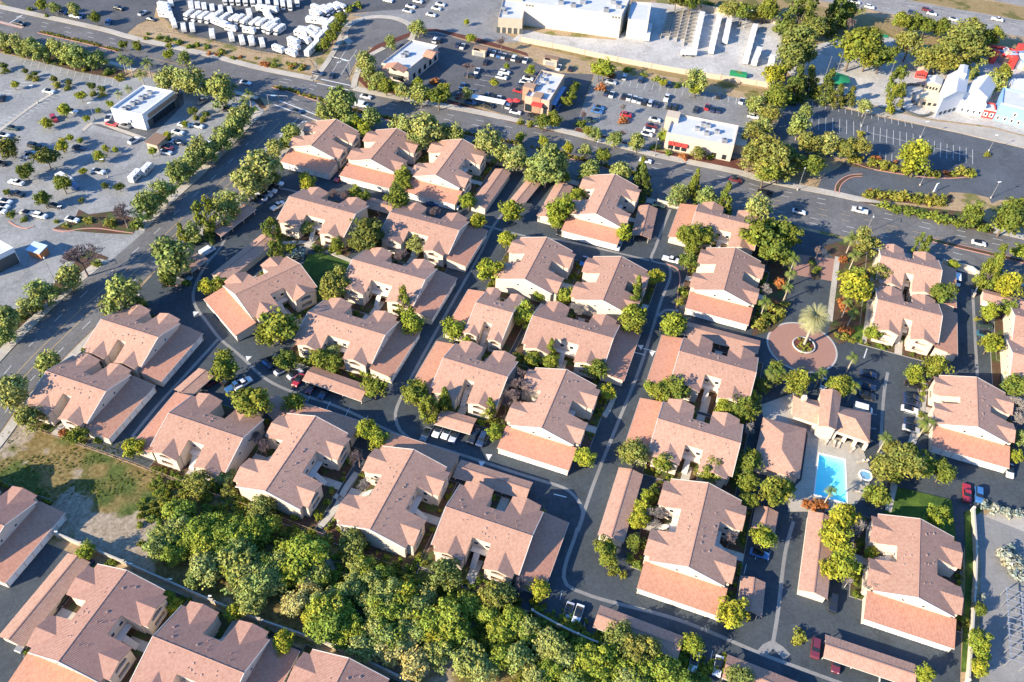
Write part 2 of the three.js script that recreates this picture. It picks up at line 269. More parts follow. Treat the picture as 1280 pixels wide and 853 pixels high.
{ // ring of kerb round the turning circle
  const a0 = 2.35, a1 = 2 * Math.PI + .35, ring = [...Array(40)].map((_, i) => { const a = a0 + (a1 - a0) * i / 39; return [culC.x + (culR + 1.5) * Math.cos(a), culC.z + (culR + 1.5) * Math.sin(a)]; });
  walk('pavement', ring, 3, MAT.sidewalk, .19, 'curved pavement round the turning circle');
  walk('pavement', smooth(pxPoly([[391, 100], [406, 82], [424, 52], [433, 34]]), 2), 2.4, MAT.sidewalk, .19, 'pavement beside the camper lot hedge'); walk('pavement', smooth(pxPoly([[442, 110], [445, 96], [456, 74], [480, 60]]), 2), 2.4, MAT.sidewalk, .19, 'pavement beside the first restaurant');
}
const mark = (pts, w, mat = MAT.paint, dash, y = .074) => struct('road_marking', ribbon(resample(pts, 1), w, y, 0, dash), mat);
const cutI = (pts, a, b) => pts.slice(Math.round(a * NF), Math.round(b * NF));
mark(cutI(between(.16), 0, .24), .16, MAT.paint, [3, 9]); mark(cutI(between(.32), 0, .22), .16, MAT.paint, [3, 9]);
mark(cutI(between(.14), .36, 1), .16, MAT.paint, [3, 9]); mark(cutI(between(.27), .36, 1), .16, MAT.paint, [3, 9]); mark(cutI(between(.72), .36, 1), .16, MAT.paint, [3, 9]); mark(cutI(between(.86), .36, 1), .16, MAT.paint, [3, 9]);
mark(cutI(between(.52), .24, .3), .2, MAT.yellow);
mark(cutI(between(.43), .72, 1), .15, MAT.yellow, [3, 5]); mark(cutI(between(.58), .72, 1), .15, MAT.yellow, [3, 5]);
const stK = k => sl.map((q, i) => [q[0] + (sr[i][0] - q[0]) * k, q[1] + (sr[i][1] - q[1]) * k]);
mark(cutI(stK(.47), .08, 1), .18, MAT.yellow); mark(cutI(stK(.66), .14, 1), .18, MAT.yellow);
mark(cutI(stK(.24), .12, 1), .15, MAT.paint, [3, 8]); mark(cutI(stK(.83), .16, 1), .15, MAT.paint, [3, 8]); mark(cutI(stK(.74), .05, .16), .18); mark(cutI(stK(.88), .05, .15), .18);
for (const [a, b] of [[[349, 126], [401, 146]], [[343, 131], [396, 151]], [[396, 104], [437, 113]], [[401, 99], [438, 107]]]) mark(pxPoly([a, b]), .5);
for (const l of [[[414, 92], [440, 50]], [[424, 97], [446, 62]]]) mark(pxPoly(l), .15);
mark(pxPoly([[433, 100], [452, 66]]), .25, MAT.yellow);
mark(pxPoly([[20, 22], [28, 19], [10, 30]]), .4);
// avenue median with red kerb
function median(a, b, k0, k1, planted) {
  const A = cutI(between(k0), a, b), B = cutI(between(k1), a, b);
  const ring = [...A, ...[...B].reverse()];
  struct('median_strip', new GB().outline(ring, () => .2, .19).build(), planted ? MAT.mulch : MAT.concrete, planted ? 'planted median strip of the avenue' : 'narrow concrete median of the avenue');
  for (const l of [A, B]) struct('kerb', ribbon(l, .28, .21, .2), MAT.redKerb, 'red painted kerb of the median');
}
median(.035, .105, .50, .56, false); median(.12, .215, .50, .60, true); median(.36, .585, .47, .56, true); median(.60, .70, .47, .56, true); median(.90, 1, .5, .58, true);

// verges and planting beds outside the estate
const bed = (list, mat, label, y = .16) => raised('planting_bed', list, y, mat, label);
bed([[18, 10], [129, 36], [152, 43], [120, 33], [60, 20], [30, 12]], MAT.grass, 'grass verge along the upper car park');
bed([[158, 45], [172, 32], [192, 24], [200, 22], [226, 43], [320, 66], [388, 76], [396, 88], [388, 97], [320, 80], [258, 64], [180, 49]], MAT.dirt, 'sandy planted slope below the camper lot');
struct('verge', ribbon(clip(offs(fe, -4.2), X_([160, 45]), X_([388, 95])), 1.6, .2, .19), MAT.verge, 'thin grass strip along the avenue pavement');
bed([[-60, 36], [0, 52], [142, 84], [160, 92], [150, 98], [100, 90], [0, 64], [-60, 50]], MAT.mulch, 'planted strip with a row of pale trees');
bed([[205, 92], [325, 122], [332, 134], [326, 136], [318, 126], [262, 110], [205, 100]], MAT.mulch, 'planted strip behind the white shop');
bed([[327, 142], [262, 206], [218, 246], [178, 282], [171, 276], [200, 250], [250, 200], [318, 132]], MAT.grass, 'long green verge between street and car park');
bed([[135, 322], [96, 354], [38, 408], [-40, 478], [-40, 458], [20, 405], [70, 352], [108, 312]], MAT.mulch, 'planted verge below the corner shop');
bed([[66, 286], [120, 291], [164, 293], [172, 284], [165, 272], [140, 264], [110, 268], [98, 262], [92, 276], [80, 278]], MAT.mulch, 'brown planted island with red kerb');
bed([[445, 97], [456, 92], [470, 98], [520, 112], [560, 124], [612, 140], [640, 148], [700, 164], [690, 164], [640, 153], [591, 139], [520, 126], [472, 117], [458, 110]], MAT.bark, 'brown bark bed in front of the first restaurant');
bed([[452, 72], [476, 60], [528, 39], [546, 39], [600, 54], [640, 64], [660, 70], [658, 66], [600, 48], [546, 36], [524, 36], [470, 56]], MAT.bark, 'bark bed behind the first restaurant');
bed([[717, 168], [724, 170], [820, 194], [928, 216], [934, 200], [830, 190], [808, 186], [724, 160], [720, 160]], MAT.bark, 'bark bed in front of the restaurant with red awnings');
bed([[660, 56], [700, 66], [760, 80], [850, 98], [950, 118], [958, 112], [880, 98], [770, 78], [700, 62]], MAT.verge, 'sloping planted bank below the concrete yard');
bed([[940, 126], [960, 112], [990, 122], [956, 183], [1000, 194], [1058, 200], [1048, 210], [1028, 220], [1018, 232], [935, 222], [928, 200], [944, 172]], MAT.dirt, 'sandy wooded corner beside the blue grey car park');
bed([[1060, 203], [1120, 206], [1190, 214], [1214, 210], [1219, 214], [1212, 219], [1190, 222], [1120, 216], [1066, 208]], MAT.mulch, 'hedge island with red kerb in the car park', .2);
bed([[1076, 244], [1090, 238], [1120, 240], [1180, 246], [1190, 243], [1192, 252], [1160, 256], [1100, 250]], MAT.mulch, 'low hedge bed beside the drive loop', .2);
bed([[1074, 252], [1100, 254], [1160, 260], [1220, 266], [1246, 288], [1240, 292], [1180, 278], [1100, 258]], MAT.mulch, 'sloping hedge bed along the avenue', .2);
bed([[1044, 242], [1045, 232], [1052, 224], [1064, 219], [1078, 218], [1078, 221], [1066, 222], [1056, 227], [1050, 235], [1049, 243]], MAT.mulch, 'curved red kerbed island in the drive', .16); walk('kerb', smooth(pxPoly([[1044, 242], [1045, 232], [1052, 224], [1064, 219], [1078, 218]]), 1), .35, MAT.redKerb, .2, 'red kerb on the outer curve of the drive island'); walk('kerb', smooth(pxPoly([[1078, 221], [1066, 222], [1056, 227], [1050, 235], [1049, 243]]), 1), .35, MAT.redKerb, .2, 'red kerb on the inner curve of the drive island');
bed([[1224, 262], [1250, 250], [1290, 250], [1340, 280], [1340, 312], [1280, 298], [1248, 290]], MAT.dirt, 'sandy corner with trees by the avenue');
bed([[985, 112], [1000, 110], [1100, 135], [1160, 150], [1240, 160], [1340, 186], [1340, 199], [1200, 166], [1100, 144], [990, 120]], MAT.concrete, 'pale pavement along the fun park');
sheet('plaza', [[1000, 60], [1090, 40], [1160, 60], [1280, 70], [1340, 90], [1340, 185], [1240, 158], [1160, 148], [1100, 133], [1000, 108], [985, 90]], .045, MAT.yard, 'pale paved ground of the fun park');
sheet('verge', [[940, -30], [1000, 2], [1130, 28], [1280, 52], [1400, 74], [1400, 100], [1280, 70], [1160, 62], [1090, 42], [1000, 62], [985, 60], [990, 28], [850, 2], [840, -30]], .04, MAT.verge, 'dry grass bank between freeway and fun park');
sheet('verge', [[1080, -14], [1150, 2], [1280, 25], [1400, 43], [1400, 32], [1290, 11], [1230, 0], [1180, -14]], .04, MAT.verge, 'dry grass median of the freeway');
mark(pxPoly([[1010, -6], [1150, 17], [1280, 38], [1340, 48]]), .2, MAT.paint, [4, 8]); mark(pxPoly([[1040, -8], [1150, 10], [1280, 32], [1340, 42]]), .2, MAT.paint, [4, 8]);

// ---- estate lanes: concrete gutters down the middle
const gut = (l, w = 1.0) => struct('gutter', ribbon(smooth(pxPoly(l), 2), w, .062, 0), MAT.gutter);
let gy = 0;
const gutter = (l, w = .9) => struct('drain_strip', ribbon(smooth(pxPoly(l), 2), w, .064 + .003 * (gy++ % 6), 0), MAT.gutter, 'pale concrete drain strip down the lane');
gutter([[304, 248], [275, 310], [262, 325], [246, 352], [241, 372], [247, 388], [258, 402], [274, 423], [300, 445], [332, 474], [362, 489], [420, 508], [500, 545], [512, 549], [580, 570], [640, 590], [676, 601]]);
gutter([[300, 252], [318, 236], [345, 212]]);
gutter([[273, 424], [240, 460], [196, 508], [165, 546]]);
gutter([[512, 549], [500, 538], [494, 520], [498, 505], [510, 480], [540, 424], [575, 362], [602, 314], [616, 284], [628, 268]]);
gutter([[332, 244], [345, 236], [405, 250]]); gutter([[604, 282], [660, 296], [702, 301], [770, 316], [812, 326]]);
gutter([[676, 601], [708, 612], [722, 625], [729, 642], [722, 665]]); gutter([[722, 660], [706, 728], [732, 743], [850, 776], [952, 818], [1000, 836], [1060, 858]]);
gutter([[722, 665], [742, 606], [768, 540], [800, 460], [818, 404], [828, 372], [838, 345], [835, 332], [815, 326], [820, 308], [838, 262]]);
gutter([[966, 806], [972, 770], [982, 690], [992, 652]]); gutter([[952, 818], [966, 806], [984, 822]], 2.2);
gutter([[823, 396], [832, 388], [848, 389]]); gutter([[1100, 590], [1102, 540], [1106, 486], [1110, 466]]); gutter([[1222, 470], [1219, 420], [1216, 362]]);
mark(pxPoly([[1084, 436], [1080, 448]]), .3); 
// white stall lines and arrows
function stalls(a, b, n, len, dirPx) { const A = P(...a), B = P(...b); for (let i = 0; i <= n; i++) { const x = A.x + (B.x - A.x) * i / n, z = A.z + (B.z - A.z) * i / n; const d = P(a[0] + dirPx[0], a[1] + dirPx[1]).sub(A).normalize(); mark([[x - d.x * len / 2, z - d.z * len / 2], [x + d.x * len / 2, z + d.z * len / 2]], .14); } }
stalls([1084, 166], [1150, 178], 8, 11, [-.6, 10]); stalls([1160, 184], [1216, 196], 7, 11, [-.6, 10]); stalls([1015, 152], [1076, 162], 7, 11, [-.6, 10]); stalls([1000, 126], [1140, 156], 17, 5, [-.4, 10]); stalls([1100, 194], [1130, 200], 4, 5, [-.4, 10]);
mark(pxPoly([[1086, 166], [1216, 196]]), .14);
stalls([0, 120], [35, 100], 6, 5, [10, 1]); stalls([5, 155], [70, 118], 11, 5, [10, 2]); stalls([30, 78], [150, 104], 13, 5, [-2, 5]); stalls([586, 118], [620, 90], 5, 5, [10, 2]); stalls([760, 100], [930, 128], 18, 5, [-2, 5]); stalls([765, 120], [850, 136], 9, 5, [-2, 5]);
stalls([1092, 480], [1062, 560], 0, 4.5, [10, 2]); for (const y of [478, 496, 514, 532]) mark(pxPoly([[1072, y], [1096, y + 5]]), .12);
for (const y of [486, 500, 512, 524, 536]) mark(pxPoly([[1130, y - 8], [1150, y - 3]]), .12);
for (const [x, y] of [[700, 618], [798, 440], [812, 436]]) mark(pxPoly([[x - 8, y], [x + 8, y + 4]]), .3);
for (const [x, y] of [[384, 502], [408, 512], [432, 520], [455, 530], [540, 537], [553, 541], [593, 552], [606, 556]]) mark(pxPoly([[x, y], [x + 5, y - 10]]), .12);
for (const [x, y] of [[700, 750], [712, 778], [730, 784], [888, 826], [944, 700], [930, 718], [960, 702]]) mark(pxPoly([[x, y], [x + 3, y - 12]]), .12);

for (const [x, y] of [[310, 448], [611, 571], [602, 580], [815, 442], [801, 434], [688, 566], [244, 392]]) { const p = P(x, y), g = new GB().poly([[p.x - .9, .078, p.z - .7], [p.x, .078, p.z + 1.3], [p.x + .9, .078, p.z - .7]]); struct('road_marking', g.build(), MAT.paint, 'white yield triangle on the lane'); }
// turn arrows before the crossing
function arrow(px, py, dx, dy, turn) { const p = P(px, py), d = P(px + dx, py + dy).sub(p).normalize(), n = V(-d.z, 0, d.x).multiplyScalar(turn), at = (a, b) => [p.x + d.x * a + n.x * b, .079, p.z + d.z * a + n.z * b]; const g = new GB(); g.poly([at(-1.6, -.12), at(.5, -.12), at(.5, .12), at(-1.6, .12)]); g.poly([at(.3, .12), at(.55, .12), at(.55, .8), at(.3, .8)]); g.poly([at(-.15, .8), at(1, .8), at(.43, 1.5)]); struct('road_marking', g.build(), MAT.paint, 'white turn arrow on the road'); }
for (const [x, y, t] of [[361, 158, -1], [352, 168, -1], [379, 152, 1], [371, 160, 1], [334, 186, -1]]) arrow(x, y, 6, -6, t); for (const [x, y] of [[425, 78], [437, 76]]) arrow(x, y, -5, 9, 1); arrow(88, 47, 10, 2.3, 1); arrow(116, 53, 10, 2.3, 1);
// ---- lawns and entry drive
const lawn = (list, label, y = .3) => raised('lawn', list, y, MAT.grass, label);
lawn([[385, 318], [402, 316], [438, 328], [430, 352], [405, 380], [380, 362], [374, 340]], 'shaded lawn in the courtyard beside the slanted building');
lawn([[1118, 608], [1190, 625], [1196, 680], [1185, 720], [1160, 660], [1105, 640]], 'green lawn behind the long gable roof');
lawn([[1052, 414], [1084, 404], [1078, 428], [1062, 428]], 'small lawn beside the round plaza');
lawn([[1240, 628], [1206, 640], [1208, 720], [1202, 840], [1213, 840], [1217, 700], [1214, 650]], 'narrow grass strip along the boundary wall', .2);
raised('planting_bed', [[1030, 308], [1056, 300], [1096, 312], [1092, 375], [1080, 420], [1050, 430], [1036, 420], [1040, 380], [1048, 330]], .2, MAT.mulch, 'lush bed with a pale footpath beside the entry drive');
raised('planting_bed', [[960, 300], [988, 300], [988, 330], [980, 400], [966, 414], [940, 420], [950, 380], [962, 340]], .2, MAT.mulch, 'lush bed under tall trees beside the entry drive');
sheet('entry_drive', [[996, 318], [1046, 324], [1042, 352], [990, 343]], .07, MAT.paver, 'salmon paved entry apron');
{
  const c = P(1002.5, 434), r = 10.2, ring = [...Array(64)].map((_, i) => [c.x + r * Math.cos(i / 64 * 2 * Math.PI), c.z + r * Math.sin(i / 64 * 2 * Math.PI)]);
  struct('round_plaza', new GB().outline(ring, () => .075, 0).build(), MAT.paver, 'round salmon paved plaza with a palm in the middle');
  struct('kerb', ribbon([...ring, ring[0]], .5, .085, .02), MAT.kerb, 'pale rim of the round plaza');
}
const path = (l, w, label) => struct('footpath', ribbon(smooth(pxPoly(l), 1.5), w, .36, .35), MAT.sidewalk, label || 'narrow concrete footpath between planted beds');
path([[352, 305], [380, 304], [408, 314], [440, 328]], 1.5, 'pale footpath across the courtyard lawn'); path([[400, 660], [420, 636], [432, 612], [446, 592]], 1.6, 'footpath between two gabled buildings above the creek'); path([[418, 620], [432, 628]], 1.4, 'short path joining the creekside footpath');
path([[1047, 322], [1042, 360], [1037, 402]], 1.7, 'pavement along the entry drive'); path([[1080, 430], [1084, 400], [1090, 350], [1096, 318]], 1.4, 'footpath along the entry lawn'); path([[1110, 640], [1118, 606]], 1.6, 'footpath beside the pool trees');
path([[755, 522], [762, 510], [768, 495]], 1.4); path([[1135, 570], [1150, 520], [1156, 480]], 2);
// concrete strips and red kerbs of the large car park
walk('kerb', smooth(pxPoly([[-30, 182], [0, 163], [40, 133], [76, 111]]), 3), 1.3, MAT.sidewalk, .16, 'long concrete divider across the large car park');
walk('kerb', smooth(pxPoly([[104, 163], [118, 153], [150, 163], [181, 174]]), 2), 1.6, MAT.sidewalk, .16, 'concrete kerb strip in front of the white shop');
walk('kerb', smooth(pxPoly([[66, 287], [80, 290], [98, 287], [120, 286], [150, 290], [166, 292]]), 2), .45, MAT.redKerb, .2, 'red kerb of the brown island'); walk('kerb', smooth(pxPoly([[11, 277], [20, 283], [34, 286], [42, 283]]), 2), .45, MAT.redKerb, .2, 'red kerb at the car park entrance');
walk('kerb', smooth(pxPoly([[1060, 200], [1080, 209], [1120, 217], [1160, 222], [1195, 223], [1214, 220], [1220, 214]]), 2), .4, MAT.redKerb, .22, 'red kerb round the hedge island');
walk('kerb', smooth(pxPoly([[200, 350], [206, 356], [220, 358], [232, 352]]), 1), .4, MAT.redKerb, .2, 'red kerb at the side entrance'); walk('kerb', smooth(pxPoly([[832, 330], [846, 336], [850, 348], [848, 364], [845, 386]]), 1), .4, MAT.redKerb, .2, 'red kerb at the upper lane bend');
sheet('car_park', [[116, 156], [150, 166], [180, 177], [186, 172], [200, 160], [230, 130], [228, 116], [222, 116], [186, 162], [140, 152]], .055, MAT.asphalt, 'darker drive-through lane round the white shop');
sheet('car_park', [[104, 162], [180, 178], [168, 196], [140, 200], [110, 190], [98, 172]], .053, MAT.asphaltMid, 'repaved patch of the large car park');
raised('planting_bed', [[1012, 322], [1017, 320], [1026, 340], [1026, 348], [1018, 350], [1012, 340]], .25, MAT.mulch, 'slim planted island in the entry drive');
for (const l of [[[1093, 40], [1110, 44], [1112, 48], [1095, 45]], [[1135, 48], [1150, 50], [1148, 54], [1136, 52]], [[1156, 56], [1172, 60], [1166, 64], [1154, 61]], [[1058, 50], [1075, 54], [1072, 60], [1052, 58]]]) sheet('minigolf_green', l, .06, MAT.green, 'bright green minigolf strip among the fun park trees');
// pool
{
  const deckL = zl(940, 480, 5.33, [[375, 330], [445, 310], [520, 340], [700, 400], [745, 450], [800, 600], [780, 680], [700, 800], [560, 850], [240, 850], [250, 720], [330, 640]]);
  struct('pool_deck', new GB().outline(pxPoly(deckL, .2), () => .2, .15, [pxPoly(POOL, .2)]).build(), std({ color: C(.62, .58, .50), map: T.concrete }), 'pale concrete deck round the swimming pool');
  const c = pxPoly(POOL), basin = new GB(); const b = c.map(q => [q[0], -1.3, q[1]]), t = c.map(q => [q[0], .2, q[1]]);
  basin.poly(b); for (let i = 0; i < 4; i++) { const j = (i + 1) % 4; basin.poly([b[i], b[j], t[j], t[i]]); }
  const pool = new THREE.Group(); mesh('basin', basin.build(), std({ color: C(.58, .92, .94) }), pool);
  const rimC = c.reduce((a, q) => [a[0] + q[0] / 4, a[1] + q[1] / 4], [0, 0]), big = c.map(q => [rimC[0] + (q[0] - rimC[0]) * 1.08, rimC[1] + (q[1] - rimC[1]) * 1.06]);
  mesh('coping', new GB().outline(big, () => .27, .06, [c]).build(), MAT.white, pool);
  mesh('water', new GB().outline(c.map(q => [rimC[0] + (q[0] - rimC[0]) * .999, rimC[1] + (q[1] - rimC[1]) * .999]), () => .1, 0).build(), new THREE.MeshPhysicalMaterial({ color: C(.62, .97, 1), transmission: 1, thickness: 0, roughness: .03, ior: 1.33 }), pool);
  top(pool, 'swimming_pool', 'rectangular turquoise swimming pool with pale coping', 'pool');
  const s = P(...Z(940, 480, 5.33)([757, 615])), spa = new THREE.Group(); spa.position.set(s.x, .2, s.z);
  mesh('rim', new THREE.TorusGeometry(1.6, .28, 8, 28).rotateX(Math.PI / 2).translate(0, .1, 0), MAT.white, spa); mesh('water', new THREE.CircleGeometry(1.5, 28).rotateX(-Math.PI / 2).translate(0, .12, 0), std({ color: C(.2, .42, .6), roughness: .05 }), spa);
  top(spa, 'spa_tub', 'small round spa tub with white rim beside the pool', 'spa tub');
}
// ------------------------------------------------------------------ apartment buildings
const BW = 17.8, HR = 8.2, HE = 5.2, SL = (HR - HE) / (BW / 2);
const roofY = z => HR - Math.abs(z) * SL;
const KIND = { long: { L: 24.4, nw: 7.0, nd: 4.2, bw: 6.6 }, medium: { L: 21.7, nw: 4.6, nd: 4.4, bw: 6.6 }, short: { L: 18.9, nw: 2.8, nd: 5.0, bw: 6.2 }, tiny: { L: 11.5, nw: 2.6, nd: 4.0, bw: 3.9 } };
const windowFrameGeo = new GB().box(-.7, 0, -.05, .7, 1.3, .06).build(), windowPaneGeo = new GB().box(-.58, .12, .05, .58, 1.18, .08).build();
const doorGeo = (() => { const g = new GB(); for (let i = 0; i < 4; i++) g.box(-1.22, .02 + i * .53, -.04, 1.22, .53 + i * .53, .05 - (i % 2) * .012); return g.build(); })();
const ventGeo = new THREE.CylinderGeometry(.08, .11, .36, 7), ventBox = new RoundedBoxGeometry(.42, .18, .38, 1, .04);
function addWindow(parent, x, y, z, ry, s = 1) { const f = mesh('window', windowFrameGeo, MAT.frame, parent); f.position.set(x, y, z); f.rotation.y = ry; f.scale.set(s, s, 1); mesh('pane', windowPaneGeo, MAT.glass, f); return f; }
const protoCache = {};
function apartment(kind, garage) {
  const key = kind + garage; if (protoCache[key]) return protoCache[key];
  const { L, nw, nd, bw } = KIND[kind], g = new THREE.Group(), hw = BW / 2, hl = L / 2;
  // walls: every footprint edge rises to the roof
  const wx = hl - .4, wz = hw - .55, nx = nw / 2 + .25, nz = hw - nd - .25, wall = new GB();
  const foot = [];
  for (const s of [1, -1]) { const l = [[-wx * s, 0], [-wx * s, wz * s], [-nx * s, wz * s], [-nx * s, nz * s], [nx * s, nz * s], [nx * s, wz * s], [wx * s, wz * s]]; foot.push(...l); }
  for (let i = 0; i < foot.length; i++) { const a = foot[i], b = foot[(i + 1) % foot.length]; wall.poly([[a[0], 0, a[1]], [b[0], 0, b[1]], [b[0], roofY(b[1]) - .12, b[1]], [a[0], roofY(a[1]) - .12, a[1]]]); }
  mesh('wall', wall.build(), MAT.stucco, g);
  // roof slopes with the courtyard notch
  const k = Math.sqrt(1 + SL * SL);
  for (const s of [1, -1]) {
    const o = [[-hl, 0], [hl, 0], [hl, hw * s], [nw / 2, hw * s], [nw / 2, (hw - nd) * s], [-nw / 2, (hw - nd) * s], [-nw / 2, hw * s], [-hl, hw * s]];
    const roof = mesh('roof', new GB().outline(o, (x, z) => roofY(z), .2).build(), MAT.tileA, g); roof.userData.tile = 1;
    // barge boards on the gable edges
    for (const e of [-1, 1]) { const bb = new GB(); bb.slab(s > 0 ? [[e * hl - .07, HR + .05, .02], [e * hl - .07, HE + .05, hw], [e * hl + .07, HE + .05, hw], [e * hl + .07, HR + .05, .02]] : [[e * hl + .07, HR + .05, -.02], [e * hl + .07, HE + .05, -hw], [e * hl - .07, HE + .05, -hw], [e * hl - .07, HR + .05, -.02]], .3);
    mesh('barge_board', bb.build(), MAT.trim, roof); }
    srand(kind.length * 7 + s + 9);
    for (let i = 0; i < 9; i++) { const x = rr(-hl + 1.5, hl - 1.5), z = s * rr(1, hw - nd - .8); const v = mesh('roof_vent', i % 3 ? ventGeo : ventBox, MAT.vent, roof); v.position.set(x, roofY(z) + .1, z); if (!(i % 3)) v.rotation.x = s * Math.atan(SL); }
  }
  mesh('ridge_cap', (() => { const c = new GB(), n = Math.round(L / .9); for (let i = 0; i < n; i++) { const a = -hl + L * i / n, b = -hl + L * (i + 1) / n - .03, y = HR + .09 + (i % 2) * .015; c.poly([[a, y, 0], [a, y - .13, .2], [b, y - .13, .2], [b, y, 0]]); c.poly([[b, y, 0], [b, y - .13, -.2], [a, y - .13, -.2], [a, y, 0]]); } return c.build(); })(), MAT.ridge, g);
  // bays with their own small gables and two storeys of balconies
  for (const s of [1, -1]) for (const e of [1, -1]) {
    const xc = e * (nw / 2 + .5 + bw / 2), hb = bw / 2, zf = hw + 1.0, zo = hw + 1.45, rise = (hb + .35) * SL, tip = hw - rise / SL;
    const sh = new THREE.Shape([[-hb, 0], [hb, 0], [hb, HE - .1], [0, HE - .1 + hb * SL], [-hb, HE - .1]].map(q => new THREE.Vector2(...q)));
    const ow = Math.min(1.7, hb - .6);
    const h1 = new THREE.Path(); h1.moveTo(-ow, 3.55); h1.lineTo(ow, 3.55); h1.lineTo(ow, 4.35); h1.quadraticCurveTo(0, 5.35, -ow, 4.35); h1.closePath();
    const h0 = new THREE.Path([[-ow, .9], [ow, .9], [ow, 2.35], [-ow, 2.35]].map(q => new THREE.Vector2(...q)));
    sh.holes.push(h1, h0);
    const fg = new THREE.ExtrudeGeometry(sh, { depth: .25, bevelEnabled: false, curveSegments: 6 });
    fg.translate(0, 0, -.25); const side = new GB(); for (const q of [-1, 1]) side.poly([[q * hb, 0, -1.6], [q * hb, 0, -.25], [q * hb, HE - .1, -.25], [q * hb, HE - .1, -1.6]]);
    const bay = mesh('bay', mergeGeometries([fg, side.build()].map(t => { t.deleteAttribute('normal'); t.computeVertexNormals(); return t; })), MAT.stucco, g);
    bay.position.set(xc, 0, s * zf); if (s < 0) bay.rotation.y = Math.PI;
    const rc = new GB(); for (const [y0, y1] of [[.15, 2.55], [2.85, 5.1]]) { rc.poly([[-ow - .3, y0, -1.7], [ow + .3, y0, -1.7], [ow + .3, y1, -1.7], [-ow - .3, y1, -1.7]]); rc.poly([[-ow - .3, y0, -.26], [ow + .3, y0, -.26], [ow + .3, y0, -1.7], [-ow - .3, y0, -1.7]]); rc.poly([[-ow - .3, y1, -1.7], [ow + .3, y1, -1.7], [ow + .3, y1, -.26], [-ow - .3, y1, -.26]]); for (const q of [-1, 1]) rc.poly([[q * (ow + .3), y0, -.26], [q * (ow + .3), y0, -1.7], [q * (ow + .3), y1, -1.7], [q * (ow + .3), y1, -.26]]); }
    mesh('balcony', rc.build(), MAT.recess, bay);
    for (const y of [.2, 2.9]) mesh('glass_door', new GB().box(-.95, y, -1.69, .95, y + 2.05, -1.62).build(), MAT.glass, bay);
    mesh('sill', new GB().box(-ow - .15, .78, -.05, ow + .15, .93, .14).box(-ow - .15, 3.43, -.05, ow + .15, 3.58, .14).build(), MAT.trim, bay);
    // small gable roof over the bay
    const cr = new GB(), X0 = hb + .35;
    for (const q of [1, -1]) { const pts = [[0, HE + rise + .02, zo], [0, HE + rise + .02, tip], [q * X0, HE + .02, hw - .02], [q * X0, HE + .02, zo]].map(p => [p[0], p[1], p[2]]); cr.slab(q > 0 ? [pts[3], pts[2], pts[1], pts[0]] : [pts[0], pts[1], pts[2], pts[3]], .17); }
    const crm = mesh('bay_roof', cr.build(), MAT.tileA, g); crm.position.x = xc; if (s < 0) crm.rotation.y = Math.PI; crm.userData.tile = 1;
  }
  // stair and windows in the notch, windows at the gable end
  for (const s of [1, -1]) {
    const st = new GB(), z0 = (nz + .1), w = Math.min(1.3, nw / 2 - .1);
    st.box(-nw / 2, 2.55, z0 * 1, nw / 2, 2.75, z0 + 1.5); for (let i = 0; i < 9; i++) st.box(-w, 2.5 - i * .29 - .3, z0 + 1.5 + i * .3, w * .1, 2.5 - i * .29, z0 + 1.82 + i * .3);
    const sm_ = mesh('stair', st.build(), MAT.trim, g); if (s < 0) sm_.rotation.y = Math.PI;
    for (const y of [.9, 3.7]) for (const x of nw > 4 ? [-1.4, 1.4] : [0.5]) addWindow(g, x * 1, y, s * (nz + .02), s > 0 ? 0 : Math.PI, nw > 4 ? .9 : .7);
    if (nw > 6) for (const e of [1, -1]) for (const y of [1, 3.7]) addWindow(g, e * (nx - .02), y, s * (hw - 2.2), e > 0 ? -Math.PI / 2 : Math.PI / 2, .8);
  }
  for (const z of [-2.2, 2.2]) if (kind !== 'tiny') { addWindow(g, -wx - .02, 4, z, -Math.PI / 2, .5); addWindow(g, wx + .02, 4.6, z, Math.PI / 2, .5); }
  if (garage) {
    const x0 = wx, x1 = hl + 6, zz = hw + .6, yt = 3.75, yb = 2.72, w = new GB();
    const n = 7, dw = (2 * zz - .5) / n; // door bays
    w.poly([[x0, 0, zz], [x1, 0, zz], [x1, yb, zz], [x0, yt, zz]]); w.poly([[x1, 0, -zz], [x0, 0, -zz], [x0, yt, -zz], [x1, yb, -zz]]);
    w.box(x1 - .2, 2.18, -zz, x1, yb, zz); for (let i = 0; i <= n; i++) { const z = -zz + .25 + dw * i; w.box(x1 - .2, 0, z - .14 - (i ? 0 : .1), x1, 2.18, z + .14 + (i === n ? .1 : 0)); }
    const gm = mesh('garage', w.build(), MAT.stucco, g);
    for (let i = 0; i < n; i++) { const d = mesh('garage_door', doorGeo, MAT.door, gm); d.position.set(x1 - .14, 0, -zz + .25 + dw * (i + .5)); d.rotation.y = Math.PI / 2; }
    const xr = x1 + .35, yr = yb - .35 * (yt - yb) / (x1 - x0) + .16;
    const rf = mesh('garage_roof', new GB().outline([[x0 - .1, -zz - .25], [xr, -zz - .25], [xr, zz + .25], [x0 - .1, zz + .25]], (x) => yt + .16 - (x - x0) * (yt - yb) / (x1 - x0), .16).build(), MAT.tileRed, g);
    { const uv = rf.geometry.attributes.uv; for (let i = 0; i < uv.count; i++) { const a = uv.getX(i); uv.setXY(i, uv.getY(i), a); } }   // ribs run down the slope
    rf.userData.tile = 2;
    mesh('fascia', new GB().box(xr, yr - .2, -zz - .25, xr + .06, yr + .03, zz + .25).build(), MAT.trim, gm);
  }
  return protoCache[key] = g;
}
const tiles = [MAT.tileA, MAT.tileB, MAT.tileC];
const garageTiles = [MAT.tileRed, tiled(C(.70, .62, .58)), tiled(C(.63, .56, .54))];
const bedMats = [MAT.mulch];
let bi = 0;
